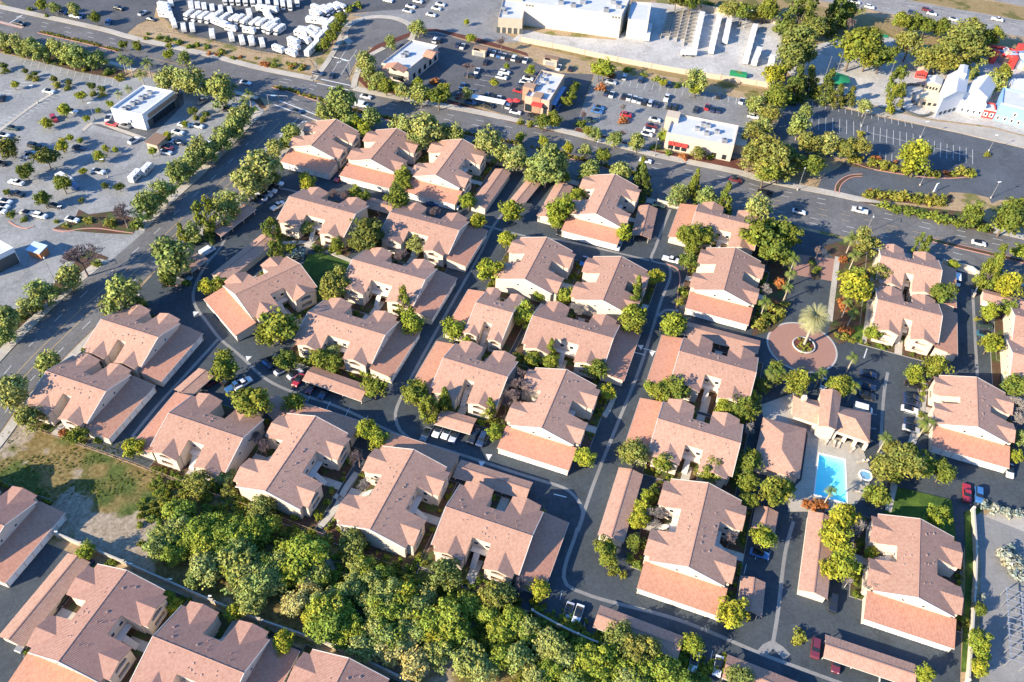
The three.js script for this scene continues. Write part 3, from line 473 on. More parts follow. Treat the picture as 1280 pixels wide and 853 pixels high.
function placeApartment(kind, ridge, end, label, ang) {   // ridge ends in photo pixels at ridge height, end = which end carries the garage
  const a = P(ridge[0], ridge[1], HR), b = P(ridge[2], ridge[3], HR), mid = a.clone().add(b).multiplyScalar(.5);
  let th = Math.atan2(-(b.z - a.z), b.x - a.x);
  if (ang === undefined) { const d = x => Math.abs(Math.atan2(Math.sin(th - x), Math.cos(th - x))); th = d(GA) < d(GB_) ? GA : GB_; } 
  const hideDx = 0;
  if (end === 1) th += Math.PI;
  const g = apartment(kind, !!end).clone(); g.position.set(mid.x, .22, mid.z); g.rotation.y = th;
  const tm = label.includes('neighbouring') ? MAT.tileBrownVignette : tiles[bi % 3], gmat = garageTiles[(bi * 2) % 3];
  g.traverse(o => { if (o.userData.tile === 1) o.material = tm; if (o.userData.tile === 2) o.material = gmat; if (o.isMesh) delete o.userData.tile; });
  top(g, 'apartment_building', label, 'building', 'salmon roofed apartment buildings');
  // planted bed round it, open at the garage
  const { L, nw } = KIND[kind], hw = BW / 2 + 3.6, x0 = -L / 2 - 2.2, x1 = end ? L / 2 - .1 : L / 2 + 2.2, y = .2 + .004 * (bi % 9);
  const loc = (x, z) => [mid.x + x * Math.cos(th) + z * Math.sin(th), mid.z - x * Math.sin(th) + z * Math.cos(th)];
  const pts = [[x0, -hw], [x1, -hw], [x1, hw], [x0, hw]].map(q => loc(...q));
  struct('planting_bed', new GB().outline(pts, () => y, y - .01).build(), MAT.mulch, 'planted bed round an apartment building');
  struct('kerb', ribbon([...pts, pts[0]], .16, y + .02, y), MAT.bedKerb);
  for (const s of [1, -1]) struct('footpath', ribbon([loc(0, s * (BW / 2 - 3)), loc(0, s * hw)], Math.min(nw - .4, 2.2), y + .02, .02), MAT.sidewalk, 'short concrete path to a stair entrance');
  g.userData.beds = undefined; delete g.userData.beds;
  placed.push({ mid, th, L, end, hw: BW / 2 });
  bi++;
}
const placed = [];
const B_ = [
  ['short', [419.3, 150.3, 390.1, 182], 2, 'apartment building at the corner of avenue and side street'],
  ['medium', [496.5, 160.2, 463.6, 200.8], 2, 'apartment building second from the avenue corner, backing on the avenue'],
  ['long', [577.8, 175.3, 545.1, 218.6], 2, 'apartment building third from the avenue corner, beside a narrow garage row'],
  ['long', [362.5, 246.2, 443.7, 268.1], 0, 'apartment building without garage facing the courtyard lawn'],
  ['long', [487.6, 266.3, 573.9, 288.2], 2, 'apartment building with garage roof behind the dense courtyard tree'],
  ['long', [441.1, 325, 530.8, 350], 2, 'apartment building below the courtyard, tree shadow across its roof'],
  ['long', [385.7, 390.2, 481, 419.9], 2, 'apartment building above the long covered parking with red car'],
  ['medium', [295.4, 368.3, 374.1, 331.5], 1, 'apartment building set at a slant beside the shaded lawn', 1],
  ['short', [126.3, 400, 198, 421.9], 2, 'apartment building beside the street near the side entrance'],
  ['short', [58.8, 464.9, 131.5, 489.7], 2, 'apartment building at the creek end of the side street'],
  ['medium', [212.5, 517.3, 302, 548], 1, 'apartment building above the weedy creek bank with garage on its gable'],
  ['long', [395.1, 520.7, 331.4, 615.3], 1, 'apartment building with white gable above the creek trees, beside a bare tree'],
  ['long', [517.8, 562.6, 461.9, 663.2], 1, 'apartment building with white gable between two creekside footpaths'],
  ['medium', [556.5, 634.1, 666.3, 670.7], 2, 'apartment building at the lane bend above the creek wood'],
  ['medium', [708.2, 462.6, 677.2, 536.1], 2, 'apartment building with lit white gable and garage beside the bare tree'],
  ['short', [554, 447.7, 634.7, 472.1], 1, 'apartment building above the short covered parking'],
  ['long', [663.8, 395.3, 768.7, 423.2], 2, 'apartment building in the middle of the estate beside the long lane'],
  ['tiny', [596, 378.9, 640.4, 391.5], 1, 'small apartment building beside the bright green tree'],
  ['medium', [683.3, 297.4, 656.8, 349.5], 0, 'apartment building with a blue car in the gap to its twin'],
  ['medium', [776.1, 321.7, 754.7, 375.8], 0, 'apartment building with white gable at the lane junction'],
  ['long', [768.4, 218.6, 745.7, 267.5], 2, 'apartment building backing on the avenue with a notch in its dark roof slope'],
  ['medium', [868.2, 265.7, 952, 283.8], 1, 'apartment building half hidden by tall trees beside the avenue'],
  ['medium', [919.2, 310.9, 905.5, 362.9], 2, 'apartment building with bright garage between carport and entry drive trees'],
  ['short', [1098, 320.6, 1180.7, 337.9], 2, 'apartment building beside the entry drive, next to the avenue'],
  ['short', [1094.9, 375.3, 1180.2, 395.2], 2, 'apartment building facing the round plaza across a small lawn'],
  ['medium', [848.4, 440.1, 946.1, 465.8], 1, 'apartment building between the long lane and the round plaza'],
  ['medium', [821.1, 523.1, 927.1, 555.3], 1, 'apartment building backing on the clubhouse wing'],
  ['long', [885.5, 603.7, 861, 710.7], 2, 'apartment building beside the long garage row with wide lit garage'],
  ['medium', [1150.3, 648.2, 1148.5, 749.5], 2, 'apartment building below the lawn beside the boundary wall'],
  ['short', [1220.7, 471.5, 1223.3, 535.5], 2, 'apartment building facing the parked cars by the pool'],
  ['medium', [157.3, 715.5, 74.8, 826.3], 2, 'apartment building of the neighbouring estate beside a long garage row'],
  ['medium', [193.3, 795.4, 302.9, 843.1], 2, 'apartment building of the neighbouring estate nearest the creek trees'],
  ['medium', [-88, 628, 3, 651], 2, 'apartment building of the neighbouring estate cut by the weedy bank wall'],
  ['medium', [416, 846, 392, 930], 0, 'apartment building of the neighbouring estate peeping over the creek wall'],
  ['short', [1272, 396, 1350, 414], 0, 'apartment building beyond the parked cars at the estate edge'],
  ['short', [1270, 443, 1350, 462], 0, 'apartment building beyond the curved kerb at the estate edge'],
];
for (const [k, r, e, l, s] of B_) placeApartment(k, r, e, l, s);

// ------------------------------------------------------------------ carports and garage rows
function carport(ends, h, width, closed, label, doors) {   // ends: ridge ends in photo pixels
  const a = P(ends[0], ends[1], h), b = P(ends[2], ends[3], h), mid = a.clone().add(b).multiplyScalar(.5), L = a.distanceTo(b);
  let th = Math.atan2(-(b.z - a.z), b.x - a.x);
  const g = new THREE.Group(); g.position.set(mid.x, .05, mid.z); g.rotation.y = th;
  const hw = width / 2, he = h - hw * .3, hl = L / 2;
  for (const s of [1, -1]) { const r = mesh('roof', new GB().outline([[-hl, 0], [hl, 0], [hl, s * hw], [-hl, s * hw]], (x, z) => h - Math.abs(z) * .3, .14).build(), s > 0 ? tiles[bi % 3] : tiles[bi % 3], g); mesh('fascia', new GB().box(-hl, he - .2, s * hw - .03, hl, he - .02, s * hw + .03).build(), MAT.trim, r); }
  mesh('ridge_cap', new GB().slab([[-hl, h + .06, .14], [hl, h + .06, .14], [hl, h + .06, -.14], [-hl, h + .06, -.14]], .1).build(), MAT.ridge, g);
  if (closed) {
    const w = new GB(), z = hw - .35, x = hl - .3; w.poly([[-x, 0, z], [x, 0, z], [x, he, z], [-x, he, z]]); w.poly([[x, 0, -z], [-x, 0, -z], [-x, he, -z], [x, he, -z]]);
    for (const e of [1, -1]) w.poly([[e * x, 0, e * z], [e * x, 0, -e * z], [e * x, he, -e * z], [e * x, h - .12, 0], [e * x, he, e * z]]);
    mesh('wall', w.build(), MAT.stucco, g);
    const n = Math.floor((L - .8) / 2.9); for (let i = 0; i < n; i++) { const d = mesh('garage_door', doorGeo, MAT.door, g); d.position.set(-x + .4 + (i + .5) * (2 * x - .8) / n, 0, doors * z); d.rotation.y = doors > 0 ? 0 : Math.PI; }
  } else {
    const n = Math.max(2, Math.round(L / 5.6)), pg = new GB().cbox(0, 0, 0, .16, he - .05, .16).build();
    for (let i = 0; i <= n; i++) for (const z of [-hw + .9, hw - .9]) { const p = mesh('post', pg, MAT.post, g); p.position.set(-hl + .4 + (L - .8) * i / n, 0, z); }
  }
  bi++;
  return top(g, closed ? 'garage_row' : 'carport', label, closed ? 'garage' : 'carport', closed ? 'long garage rows' : 'covered parking roofs');
}
carport([268, 290, 312, 256], 3.2, 5.4, false, 'carport along the side street pavement, longer of the two');
carport([231, 334, 252, 318], 3.2, 5.4, false, 'short carport hidden under a street tree by the side entrance');
carport([272, 345, 336, 294], 3.6, 6.2, true, 'long garage row beside the slanted building', -1);
carport([226, 490, 257, 463], 3.2, 5.6, false, 'small carport under a round tree near the side entrance');
carport([384, 464, 457, 490], 3.2, 5.8, false, 'long carport over a red car below an apartment building');
carport([548, 518.5, 592, 531], 3.2, 5.6, false, 'short carport over two white cars');
carport([571, 583, 662, 612], 3.2, 5.6, false, 'long carport above the lane bend, shaded');
carport([629, 211, 597, 256], 3.6, 6.0, true, 'garage row near the avenue with white end wall', 1);
carport([668, 224, 645, 252], 3.2, 5.4, false, 'short carport between two garage rows by the avenue');
carport([706, 228, 682, 270], 3.6, 6.4, true, 'garage row beside a round tree near the avenue', -1);
carport([811, 256, 802, 294], 3.2, 6.6, false, 'carport beside the avenue building with the roof notch');
carport([789.6, 586.4, 764, 671.5], 3.6, 6.4, true, 'long garage row beside the main lane', -1);
carport([960, 634, 955, 662], 3.2, 5.6, false, 'small carport over a blue car, beneath a round tree');
carport([943, 722, 938, 765], 3.2, 5.6, false, 'small carport beside the widest lit garage');
carport([1029.4, 641.8, 1017.8, 741], 3.6, 6.6, true, 'long garage row beside bright yellow trees', -1);
carport([746.4, 768.2, 851.7, 808.4], 3.2, 5.6, false, 'long carport beside two white cars above the creek wood');
carport([907, 831, 1000, 868], 3.2, 5.6, false, 'carport next to a single white car above the creek wood');
carport([1032, 805.8, 1146, 844], 3.2, 5.6, false, 'long carport beside a dark car at the estate foot');
carport([96.7, 695, 10, 800], 3.4, 6.2, true, 'long narrow garage row of the neighbouring estate', 1);
carport([858, 408, 950, 432], 3.2, 5.8, false, 'carport between round plaza and a bright garage');
carport([1230, 366, 1300, 384], 3.2, 5.6, true, 'garage row with white end wall near the avenue trees', 1);
carport([458, 250, 492, 259], 3.2, 5.6, false, 'shaded carport behind a dense green tree');
carport([335, 498, 356, 519], 3.2, 5.6, false, 'small shaded carport beside the bent lane');

// ------------------------------------------------------------------ clubhouse
function hipRoof(pts, h0, h1, ridge, over, name, parent) {   // pts: four footprint corners [x,z], ridge: two [x,z]
  const [a, b, c, d] = pts, [r, s] = ridge, g = new GB(), A = q => [q[0], h0, q[1]], Rr = q => [q[0], h1, q[1]];
  g.poly([A(a), A(b), Rr(r)]); g.poly([A(b), A(c), Rr(s), Rr(r)]); g.poly([A(c), A(d), Rr(s)]); g.poly([A(d), A(a), Rr(r), Rr(s)]);
  for (let i = 0; i < 4; i++) { const p = pts[i], q = pts[(i + 1) % 4]; g.poly([[p[0], h0 - .25, p[1]], [q[0], h0 - .25, q[1]], A(q), A(p)]); }
  return mesh(name, g.build(), MAT.tileC, parent);
}
{
  const z = Z(940, 480, 5.33), q = (x, y, h) => xz(P(...z([x, y]), h));
  const g = new THREE.Group();
  // left pavilion
  let f = [q(75, 222, 3.2), q(365, 300, 3.2), q(318, 632, 3.2), q(5, 545, 3.2)], ctr = k => f.reduce((a, p) => [a[0] + p[0] / 4, a[1] + p[1] / 4], [0, 0]);
  hipRoof(f, 3.2, 5.6, [q(213, 330, 5.6), q(198, 436, 5.6)], .4, 'roof', g);
  const wallOf = (f, h, k) => { const c = f.reduce((a, p) => [a[0] + p[0] / 4, a[1] + p[1] / 4], [0, 0]), w = f.map(p => [c[0] + (p[0] - c[0]) * k, c[1] + (p[1] - c[1]) * k]), b = new GB(); for (let i = 0; i < 4; i++) { const p = w[i], r = w[(i + 1) % 4]; b.poly([[p[0], .05, p[1]], [r[0], .05, r[1]], [r[0], h, r[1]], [p[0], h, p[1]]]); } return b.build(); };
  mesh('wall', wallOf(f, 3.1, .93), MAT.stucco, g);
  top(g, 'clubhouse', 'hip roofed clubhouse wing beside the pool', 'building');
  const g2 = new THREE.Group();
  f = [q(275, 75, 3.4), q(795, 195, 3.4), q(785, 390, 3.4), q(270, 212, 3.4)];
  hipRoof(f, 3.4, 5.8, [q(372, 128, 5.8), q(690, 232, 5.8)], .4, 'roof', g2);
  mesh('wall', wallOf([f[0], f[1], [f[1][0] * .55 + f[2][0] * .45, f[1][1] * .55 + f[2][1] * .45], [f[0][0] * .45 + f[3][0] * .55, f[0][1] * .45 + f[3][1] * .55]], 3.3, .95), MAT.stucco, g2);
  // raised middle gable
  const m = [q(458, 40, 5.6), q(600, 60, 5.6), q(562, 305, 5.6), q(445, 280, 5.6)], r0 = q(540, 32, 7.0), r1 = q(512, 282, 7.0), gb = new GB();
  gb.slab([[m[0][0], 5.6, m[0][1]], [m[3][0], 5.6, m[3][1]], [r1[0], 7, r1[1]], [r0[0], 7, r0[1]]], .2); gb.slab([[r0[0], 7, r0[1]], [r1[0], 7, r1[1]], [m[2][0], 5.6, m[2][1]], [m[1][0], 5.6, m[1][1]]], .2);
  mesh('gable_roof', gb.build(), MAT.tileA, g2);
  const mw = new GB(); const ins = m.map(p => { const c = m.reduce((a, t) => [a[0] + t[0] / 4, a[1] + t[1] / 4], [0, 0]); return [c[0] + (p[0] - c[0]) * .93, c[1] + (p[1] - c[1]) * .93]; });
  for (let i = 0; i < 4; i++) { const p = ins[i], r = ins[(i + 1) % 4]; mw.poly([[p[0], .05, p[1]], [r[0], .05, r[1]], [r[0], 5.55, r[1]], [p[0], 5.55, p[1]]]); }
  { const p = ins[2], r = ins[3], t = [(r1[0] - r0[0]) * .97 + r0[0], (r1[1] - r0[1]) * .97 + r0[1]]; mw.poly([[p[0], 5.5, p[1]], [r[0], 5.5, r[1]], [t[0], 6.8, t[1]]]); }
  mesh('gable_wall', mw.build(), MAT.stucco, g2);
  // arcade toward the pool: beam and square columns
  const A0 = f[3], A1 = f[2]; const along = t => [A0[0] + (A1[0] - A0[0]) * t, A0[1] + (A1[1] - A0[1]) * t]; const dirA = Math.atan2(-(A1[1] - A0[1]), A1[0] - A0[0]);
  mesh('arcade_beam', ribbon([along(.02), along(.98)], .5, 3.3, .75), MAT.stucco, g2);
  for (let i = 0; i < 6; i++) { const c = along(.3 + i * .135), p = mesh('column', new GB().cbox(0, .05, 0, .9, 2.6, .9).build(), MAT.stucco, g2); p.position.set(c[0], 0, c[1]); p.rotation.y = dirA; }
  const ch = P(...z([352, 88]), 6); mesh('chimney', new GB().cbox(0, 0, 0, 1.2, 6.3, 1).build(), MAT.stucco, g2).position.set(ch.x, 0, ch.z);
  top(g2, 'clubhouse', 'long clubhouse with raised middle gable and arcade above the pool', 'building');
  struct('terrace', new GB().outline([[60, 140], [280, 60], [280, 200], [450, 260], [440, 330], [370, 340], [365, 300], [75, 222]].map(([x, y]) => q(x, y, .15)), () => .15, .12).build(), MAT.concrete, 'concrete terrace between the clubhouse wings');
}
// ------------------------------------------------------------------ trees and shrubs
function leafMat(r, g, b) { return new THREE.MeshPhysicalMaterial({ color: C(r, g, b), vertexColors: true, roughness: .9, specularIntensity: .25, side: THREE.DoubleSide }); }
const LEAF = {
  mid: [leafMat(0.174, 0.199, 0.029), leafMat(0.198, 0.217, 0.032), leafMat(0.138, 0.171, 0.029)], bright: [leafMat(0.258, 0.285, 0.032), leafMat(0.300, 0.302, 0.032), leafMat(0.222, 0.262, 0.032)], pale: [leafMat(0.270, 0.302, 0.079), leafMat(0.228, 0.274, 0.074), leafMat(0.306, 0.325, 0.095)],
  dark: [leafMat(0.096, 0.125, 0.026), leafMat(0.114, 0.142, 0.029), leafMat(0.132, 0.142, 0.032)], olive: [leafMat(.205, .21, .045), leafMat(.17, .195, .048), leafMat(.225, .22, .05)], lush: [leafMat(0.228, 0.279, 0.037), leafMat(0.264, 0.302, 0.042), leafMat(0.186, 0.245, 0.037)],
  hedge: [leafMat(0.204, 0.199, 0.032), leafMat(0.240, 0.217, 0.037)],
  straw: [leafMat(0.480, 0.399, 0.126), leafMat(0.432, 0.376, 0.126)], red: [leafMat(0.360, 0.131, 0.042)], grey: [leafMat(0.360, 0.353, 0.263), leafMat(0.312, 0.319, 0.231)],
};
const BARK = std({ color: C(.16, .12, .09) }), BARKP = std({ color: C(.32, .27, .22) }), TWIG = std({ color: C(.27, .2, .185) }), TWIGP = std({ color: C(.36, .32, .29) });
// crown of leaf-sized faces gathered in clumps; radius 1, height ratio hy, form: round / cone / column / tall
function crownGeo(seed, nLeaf, leaf, form, clumpR = .36, nClump = 34) {
  srand(seed); const pos = [], col = [], cl_ = [];
  const blobs = []; const nb = form === 'round' ? 5 : form === 'tall' ? 6 : 1;   // a few limbs' worth of foliage make the outline uneven
  for (let i = 0; i < nb; i++) { const a = rr(0, 6.28), d = nb > 1 ? rr(.12, .36) : 0; blobs.push([d * Math.cos(a), nb > 1 ? rr(-.3, .3) : 0, d * Math.sin(a), nb > 1 ? rr(.6, .78) : 1]); }
  for (let i = 0; i < nClump; i++) {
    let x, y, z, cr = clumpR * rr(.65, 1.25);
    if (form === 'cone') { y = Math.pow(rnd(), 1.25) * 2 - 1; const R_ = (1 - (y + 1) / 2) * .85 + .1, a = rr(0, 6.28), q = R_ * Math.sqrt(rr(.35, 1)); x = q * Math.cos(a); z = q * Math.sin(a); cr *= .55 + .5 * R_; }
    else if (form === 'column') { y = rr(-1, 1); const R_ = .8 * Math.sqrt(Math.max(.05, 1 - y * y * .85)), a = rr(0, 6.28), q = R_ * Math.sqrt(rr(.3, 1)); x = q * Math.cos(a); z = q * Math.sin(a); cr *= .8; }
    else { const b = blobs[i % nb]; const u = rr(-1, 1), a = rr(0, 6.28), q = Math.pow(rr(.25, 1), .4) * b[3] * .8, w = Math.sqrt(1 - u * u); x = b[0] + q * w * Math.cos(a); y = b[1] + q * u; z = b[2] + q * w * Math.sin(a); }
    const tone = rr(.72, 1.28), hue = rr(-.12, .12); cl_.push([x, y, z, cr, tone, hue]);
  }
  const m = Math.round(nLeaf / nClump);
  for (const [cx, cy, cz, cr, tone, hue] of cl_) for (let j = 0; j < m; j++) {
    const u = rr(-.75, 1), a = rr(0, 6.28), w = Math.sqrt(1 - u * u), q = cr * Math.pow(rnd(), .35);
    const n = V(w * Math.cos(a), u, w * Math.sin(a)), c = V(cx + n.x * q, cy + n.y * q, cz + n.z * q);
    n.x += rr(-.7, .7); n.y += rr(-.4, .8); n.z += rr(-.7, .7); n.normalize();
    const t = V(rr(-1, 1), rr(-1, 1), rr(-1, 1)).cross(n).normalize(), b = n.clone().cross(t), s = leaf * rr(.6, 1.3), e = s * rr(.5, .85);
    const A = c.clone().addScaledVector(t, s), B = c.clone().addScaledVector(b, e), D = c.clone().addScaledVector(t, -s), E = c.clone().addScaledVector(b, -e);
    pos.push(A.x, A.y, A.z, B.x, B.y, B.z, D.x, D.y, D.z, A.x, A.y, A.z, D.x, D.y, D.z, E.x, E.y, E.z);
    const k = tone * rr(.75, 1.25), r = k * (1 + hue + rr(-.1, .1)), g = k, bl = k * (1 - hue);
    for (let q2 = 0; q2 < 6; q2++) col.push(r, g, bl);
  }
  const g = new THREE.BufferGeometry(); g.setAttribute('position', new THREE.Float32BufferAttribute(pos, 3)); g.setAttribute('color', new THREE.Float32BufferAttribute(col, 3)); g.computeVertexNormals(); return g;
}
function limbGeo(seed, spread) {   // trunk from y=0 to 1 (crown middle) with limbs reaching into a crown of radius 1 (in trunk units spread)
  srand(seed); const parts = []; const seg = (a, b, r0, r1) => { const d = b.clone().sub(a), L = d.length(), g = new THREE.CylinderGeometry(r1, r0, L, 6, 1); g.translate(0, L / 2, 0); g.applyQuaternion(new THREE.Quaternion().setFromUnitVectors(V(0, 1, 0), d.normalize())); g.translate(a.x, a.y, a.z); parts.push(g); };
  const k = V(rr(-.03, .03), .55, rr(-.03, .03)); seg(V(0, 0, 0), k, .045, .034);
  for (let i = 0; i < 5; i++) { const a = i * 1.26 + rr(-.3, .3), e = V(Math.cos(a) * spread * rr(.4, .7), rr(.85, 1.15), Math.sin(a) * spread * rr(.4, .7)); seg(k, e, .026, .01); }
  return mergeGeometries(parts);
}
function bareGeo(seed) {   // leafless crown: forking twigs, radius about 1 round the middle
  srand(seed); const g = new GB();
  const br = (p, d, L, r, dep) => {
    const e = p.clone().addScaledVector(d, L), s = V(rr(-1, 1), rr(-1, 1), rr(-1, 1)).cross(d).normalize(), s2 = s.clone().cross(d);
    for (const t of [s, s2]) { const a = p.clone().addScaledVector(t, r), b = p.clone().addScaledVector(t, -r), c = e.clone().addScaledVector(t, -r * .6), f = e.clone().addScaledVector(t, r * .6); g.poly([a.toArray(), b.toArray(), c.toArray(), f.toArray()]); }
    if (dep) for (let i = 0; i < (dep > 4 ? 5 : 3); i++) { const q = d.clone().add(V(rr(-.9, .9), rr(-.35, .75), rr(-.9, .9))).normalize(); br(p.clone().addScaledVector(d, L * rr(.55, 1)), q, L * rr(.55, .82), Math.max(.0085, r * .62), dep - 1); }
  };
  br(V(0, -1.1, 0), V(0, 1, 0), .62, .05, 6);
  return g.build();
}
const CROWN = {
  round: [1, 2, 3, 4, 5].map(s => crownGeo(100 + s, 2700, .085, 'round', .34, 44)), tall: [1, 2, 3, 4].map(s => crownGeo(200 + s, 2300, .08, 'tall', .34, 42)), cone: [1, 2, 3].map(s => crownGeo(300 + s, 2000, .085, 'cone', .34, 44)), column: [1, 2].map(s => crownGeo(400 + s, 1800, .085, 'column', .36, 34)),
  shrub: [1, 2, 3].map(s => crownGeo(500 + s, 380, .17, 'round', .42, 14)), wild: [1, 2, 3, 4].map(s => crownGeo(600 + s, 3000, .07, 'tall', .30, 60)),
};
const LIMB = [1, 2, 3].map(s => limbGeo(900 + s, .5)), BARE = [1, 2, 3].map(s => bareGeo(950 + s));
// kinds: crown form, leaf tones, crown half-height / radius, total height / radius, name, look
const TK = {
  r: ['round', 'mid', .95, 2.6, 'leafy_tree', 'round green tree'], y: ['round', 'bright', .95, 2.5, 'round_tree', 'yellow green round tree'], l: ['tall', 'pale', 1.1, 2.75, 'street_tree', 'pale green airy tree'], k: ['round', 'dark', .85, 2.2, 'dense_tree', 'dark dense tree'],
  o: ['wild', 'olive', .95, 2.4, 'bushy_tree', 'olive brown tree'], g: ['wild', 'lush', 1, 2.3, 'wild_tree', 'lush green tree'], w: ['wild', 'pale', 1, 2.3, 'wild_tree', 'pale green bushy tree'], z: ['wild', 'straw', .9, 2.1, 'wild_tree', 'straw coloured bushy tree'],
  c: ['cone', 'mid', 1.9, 4.2, 'cypress_tree', 'narrow pointed green tree'], p: ['cone', 'dark', 1.35, 3.0, 'pine_tree', 'dark pointed conifer'], u: ['column', 'mid', 1.7, 3.8, 'column_tree', 'upright green tree'],
  s: ['shrub', 'mid', .8, 1.25, 'shrub', 'rounded green shrub'], t: ['shrub', 'hedge', .8, 1.25, 'shrub', 'yellow green shrub'], x: ['shrub', 'red', .75, 1.2, 'shrub', 'reddish shrub'], v: ['shrub', 'grey', .8, 1.3, 'shrub', 'grey green shrub'],
};
let ti = 0;
const plantIndex = [];
function tree(px, py, rpx, kind, where) {
  srand(5000 + ti * 7 + Math.round(px * 3 + py)); ti++;
  if (kind === 'm' || kind === 'd') return palm(px, py, rpx, kind, where);
  if (kind === 'b' || kind === 'B') return bareTree(px, py, rpx, kind, where);
  const [form, tone, hy, ht, name, look] = TK[kind];
  let r = 3; for (let i = 0; i < 3; i++) r = rpx / pxPerM(px, py, r * (ht - hy));
  const hc = r * (ht - hy), pos = P(px, py, hc), g = new THREE.Group(); g.position.set(pos.x, 0, pos.z); g.rotation.y = rr(0, 6.28);
  const set = CROWN[form], m = mesh('crown', set[Math.floor(rnd() * set.length)], LEAF[tone][Math.floor(rnd() * LEAF[tone].length)], g);
  m.position.y = hc; if (kind === 'l') r *= 1.12; const q = r * 1.24; m.scale.set(q * rr(.92, 1.08), r * hy * rr(1.03, 1.2), q * rr(.92, 1.08)); m.rotation.y = rr(0, 6.28);
  const t = mesh(name === 'shrub' ? 'stem' : 'trunk', LIMB[ti % 3], tone === 'pale' ? BARKP : BARK, g); t.scale.set(hc * (form === 'cone' ? .7 : 1), hc, hc * (form === 'cone' ? .7 : 1));
  return top(g, name, look + ' ' + where, name === 'shrub' ? 'shrub' : 'tree', look + 's ' + where);
}
function bareTree(px, py, rpx, kind, where) {
  let r = 3; for (let i = 0; i < 3; i++) r = rpx / pxPerM(px, py, r * 1.2);
  const hc = r * 1.0 + Math.min(3, r), pos = P(px, py, hc), g = new THREE.Group(); g.position.set(pos.x, 0, pos.z); g.rotation.y = rr(0, 6.28);
  const pale = kind === 'B'; const m = mesh('branches', BARE[ti % 3], pale ? TWIGP : TWIG, g); m.position.y = hc; m.scale.set(r * 1.2, r * 1.1, r * 1.2);
  const t = mesh('trunk', new THREE.CylinderGeometry(.05 * r, .07 * r, Math.max(.3, hc - r * 1.15), 7).translate(0, Math.max(.3, hc - r * 1.15) / 2, 0), pale ? TWIGP : TWIG, g);
  const look = pale ? 'pale leafless tree' : 'purple brown leafless tree';
  return top(g, 'bare_tree', look + ' ' + where, 'tree', look + 's ' + where);
}
// palms
function frondGeo(L, droop, lean, wid) {
  const g = new GB(), n = 9; let p = V(0, 0, 0), a = lean; const pts = [];
  for (let i = 0; i <= n; i++) { pts.push(p.clone()); p = p.clone().add(V(Math.cos(a) * L / n, Math.sin(a) * L / n, 0)); a -= droop / n; }
  for (let i = 0; i < n; i++) { const w0 = wid * Math.sin(Math.PI * Math.min(1, (i + .6) / (n + 1))), A = pts[i], B = pts[i + 1]; for (const s of [1, -1]) for (const q of [0, .5]) { const a0 = A.clone().lerp(B, q), a1 = A.clone().lerp(B, q + .36), tip = A.clone().lerp(B, q + .7).add(V(w0 * .4, -w0 * .45, s * w0)); g.poly([a0.toArray(), a1.toArray(), tip.toArray()]); } }
  return g.build();
}
const FROND = [frondGeo(1, 1.9, .9, .30), frondGeo(1, 1.6, .35, .30), frondGeo(1, 1.3, 1.3, .28), frondGeo(1, 1.2, -.2, .28)];
const palmLeaf = [leafMat(.15, .2, .04), leafMat(.2, .22, .06)].map(m => { m.vertexColors = false; return m; }), dateLeaf = std({ color: C(.30, .29, .13), roughness: .7 });
const palmTrunk = std({ color: C(.4, .34, .27) });
function palm(px, py, rpx, kind, where) {
  const big = kind === 'd', hc = big ? 12 : 6.5, pos = P(px, py, hc), r = Math.max(1.6, rpx / pxPerM(px, py, hc)), g = new THREE.Group(); g.position.set(pos.x, 0, pos.z);
  mesh('trunk', (() => { const c = new THREE.CylinderGeometry(big ? .38 : .16, big ? .45 : .22, hc, 9, 10); const p = c.attributes.position; for (let i = 0; i < p.count; i++) { const k = 1 + .08 * Math.sin(p.getY(i) * 9); p.setX(i, p.getX(i) * k); p.setZ(i, p.getZ(i) * k); } c.computeVertexNormals(); return c.translate(0, hc / 2, 0); })(), palmTrunk, g);
  const crown = []; const n = big ? 64 : 26;
  for (let i = 0; i < n; i++) { const f = FROND[i % 4].clone(); const s = r * rr(1.05, 1.35) * (i % 4 === 2 ? .9 : 1); f.scale(s, s, s); f.rotateY(i * 2.399 + rr(-.2, .2)); f.translate(0, hc, 0); crown.push(f); }
  crown.forEach((f, i) => mesh('frond', f, big ? dateLeaf : palmLeaf[i % 2], g));
  return top(g, 'palm_tree', (big ? 'tall date palm with full feathery crown in the middle of the round plaza' : 'slim palm ' + where), 'palm', big ? undefined : 'slim palms ' + where);
}
const trees = (ox, oy, s, where, str) => { for (const t of str.trim().split(/\s+/)) { const [x, y, r, k] = t.split(','); tree(ox + x / s, oy + y / s, r / s, k, where); } };
const K = 3.879;
trees(0, 0, K, 'in the avenue tree row', '20,195,38,l 75,215,38,l 150,215,42,l 195,255,38,l 250,220,34,l 290,250,38,l 340,275,44,l 385,268,52,l 475,278,42,l -40,180,40,l 115,240,30,l 430,300,30,l');
trees(0, 0, K, 'under the avenue tree row', '40,245,22,t 110,265,20,t 230,290,20,s 300,300,22,t 410,330,22,t 520,350,24,s 580,375,26,t 545,345,18,s');
trees(0, 0, K, 'at the white shop driveway', '590,285,28,m 625,300,24,m 712,305,30,m 683,360,30,m 620,430,20,m 573,455,18,m');
trees(0, 0, K, 'on the avenue median near the camper lot', '597,212,24,r 663,222,24,r 815,262,27,y 890,278,26,l');
trees(0, 0, K, 'in the upper corner car park', '200,20,30,r 265,35,26,l 360,45,28,l 460,82,30,r 145,45,14,s 225,75,14,s');
trees(0, 0, K, 'behind the white shop', '790,380,45,l 850,385,52,l 940,400,60,l 895,410,40,l 1060,435,62,l 1020,420,40,l');
trees(0, 0, K, 'at the street corner beside the large car park', '1130,420,22,m 1205,455,26,m 1180,490,26,m');
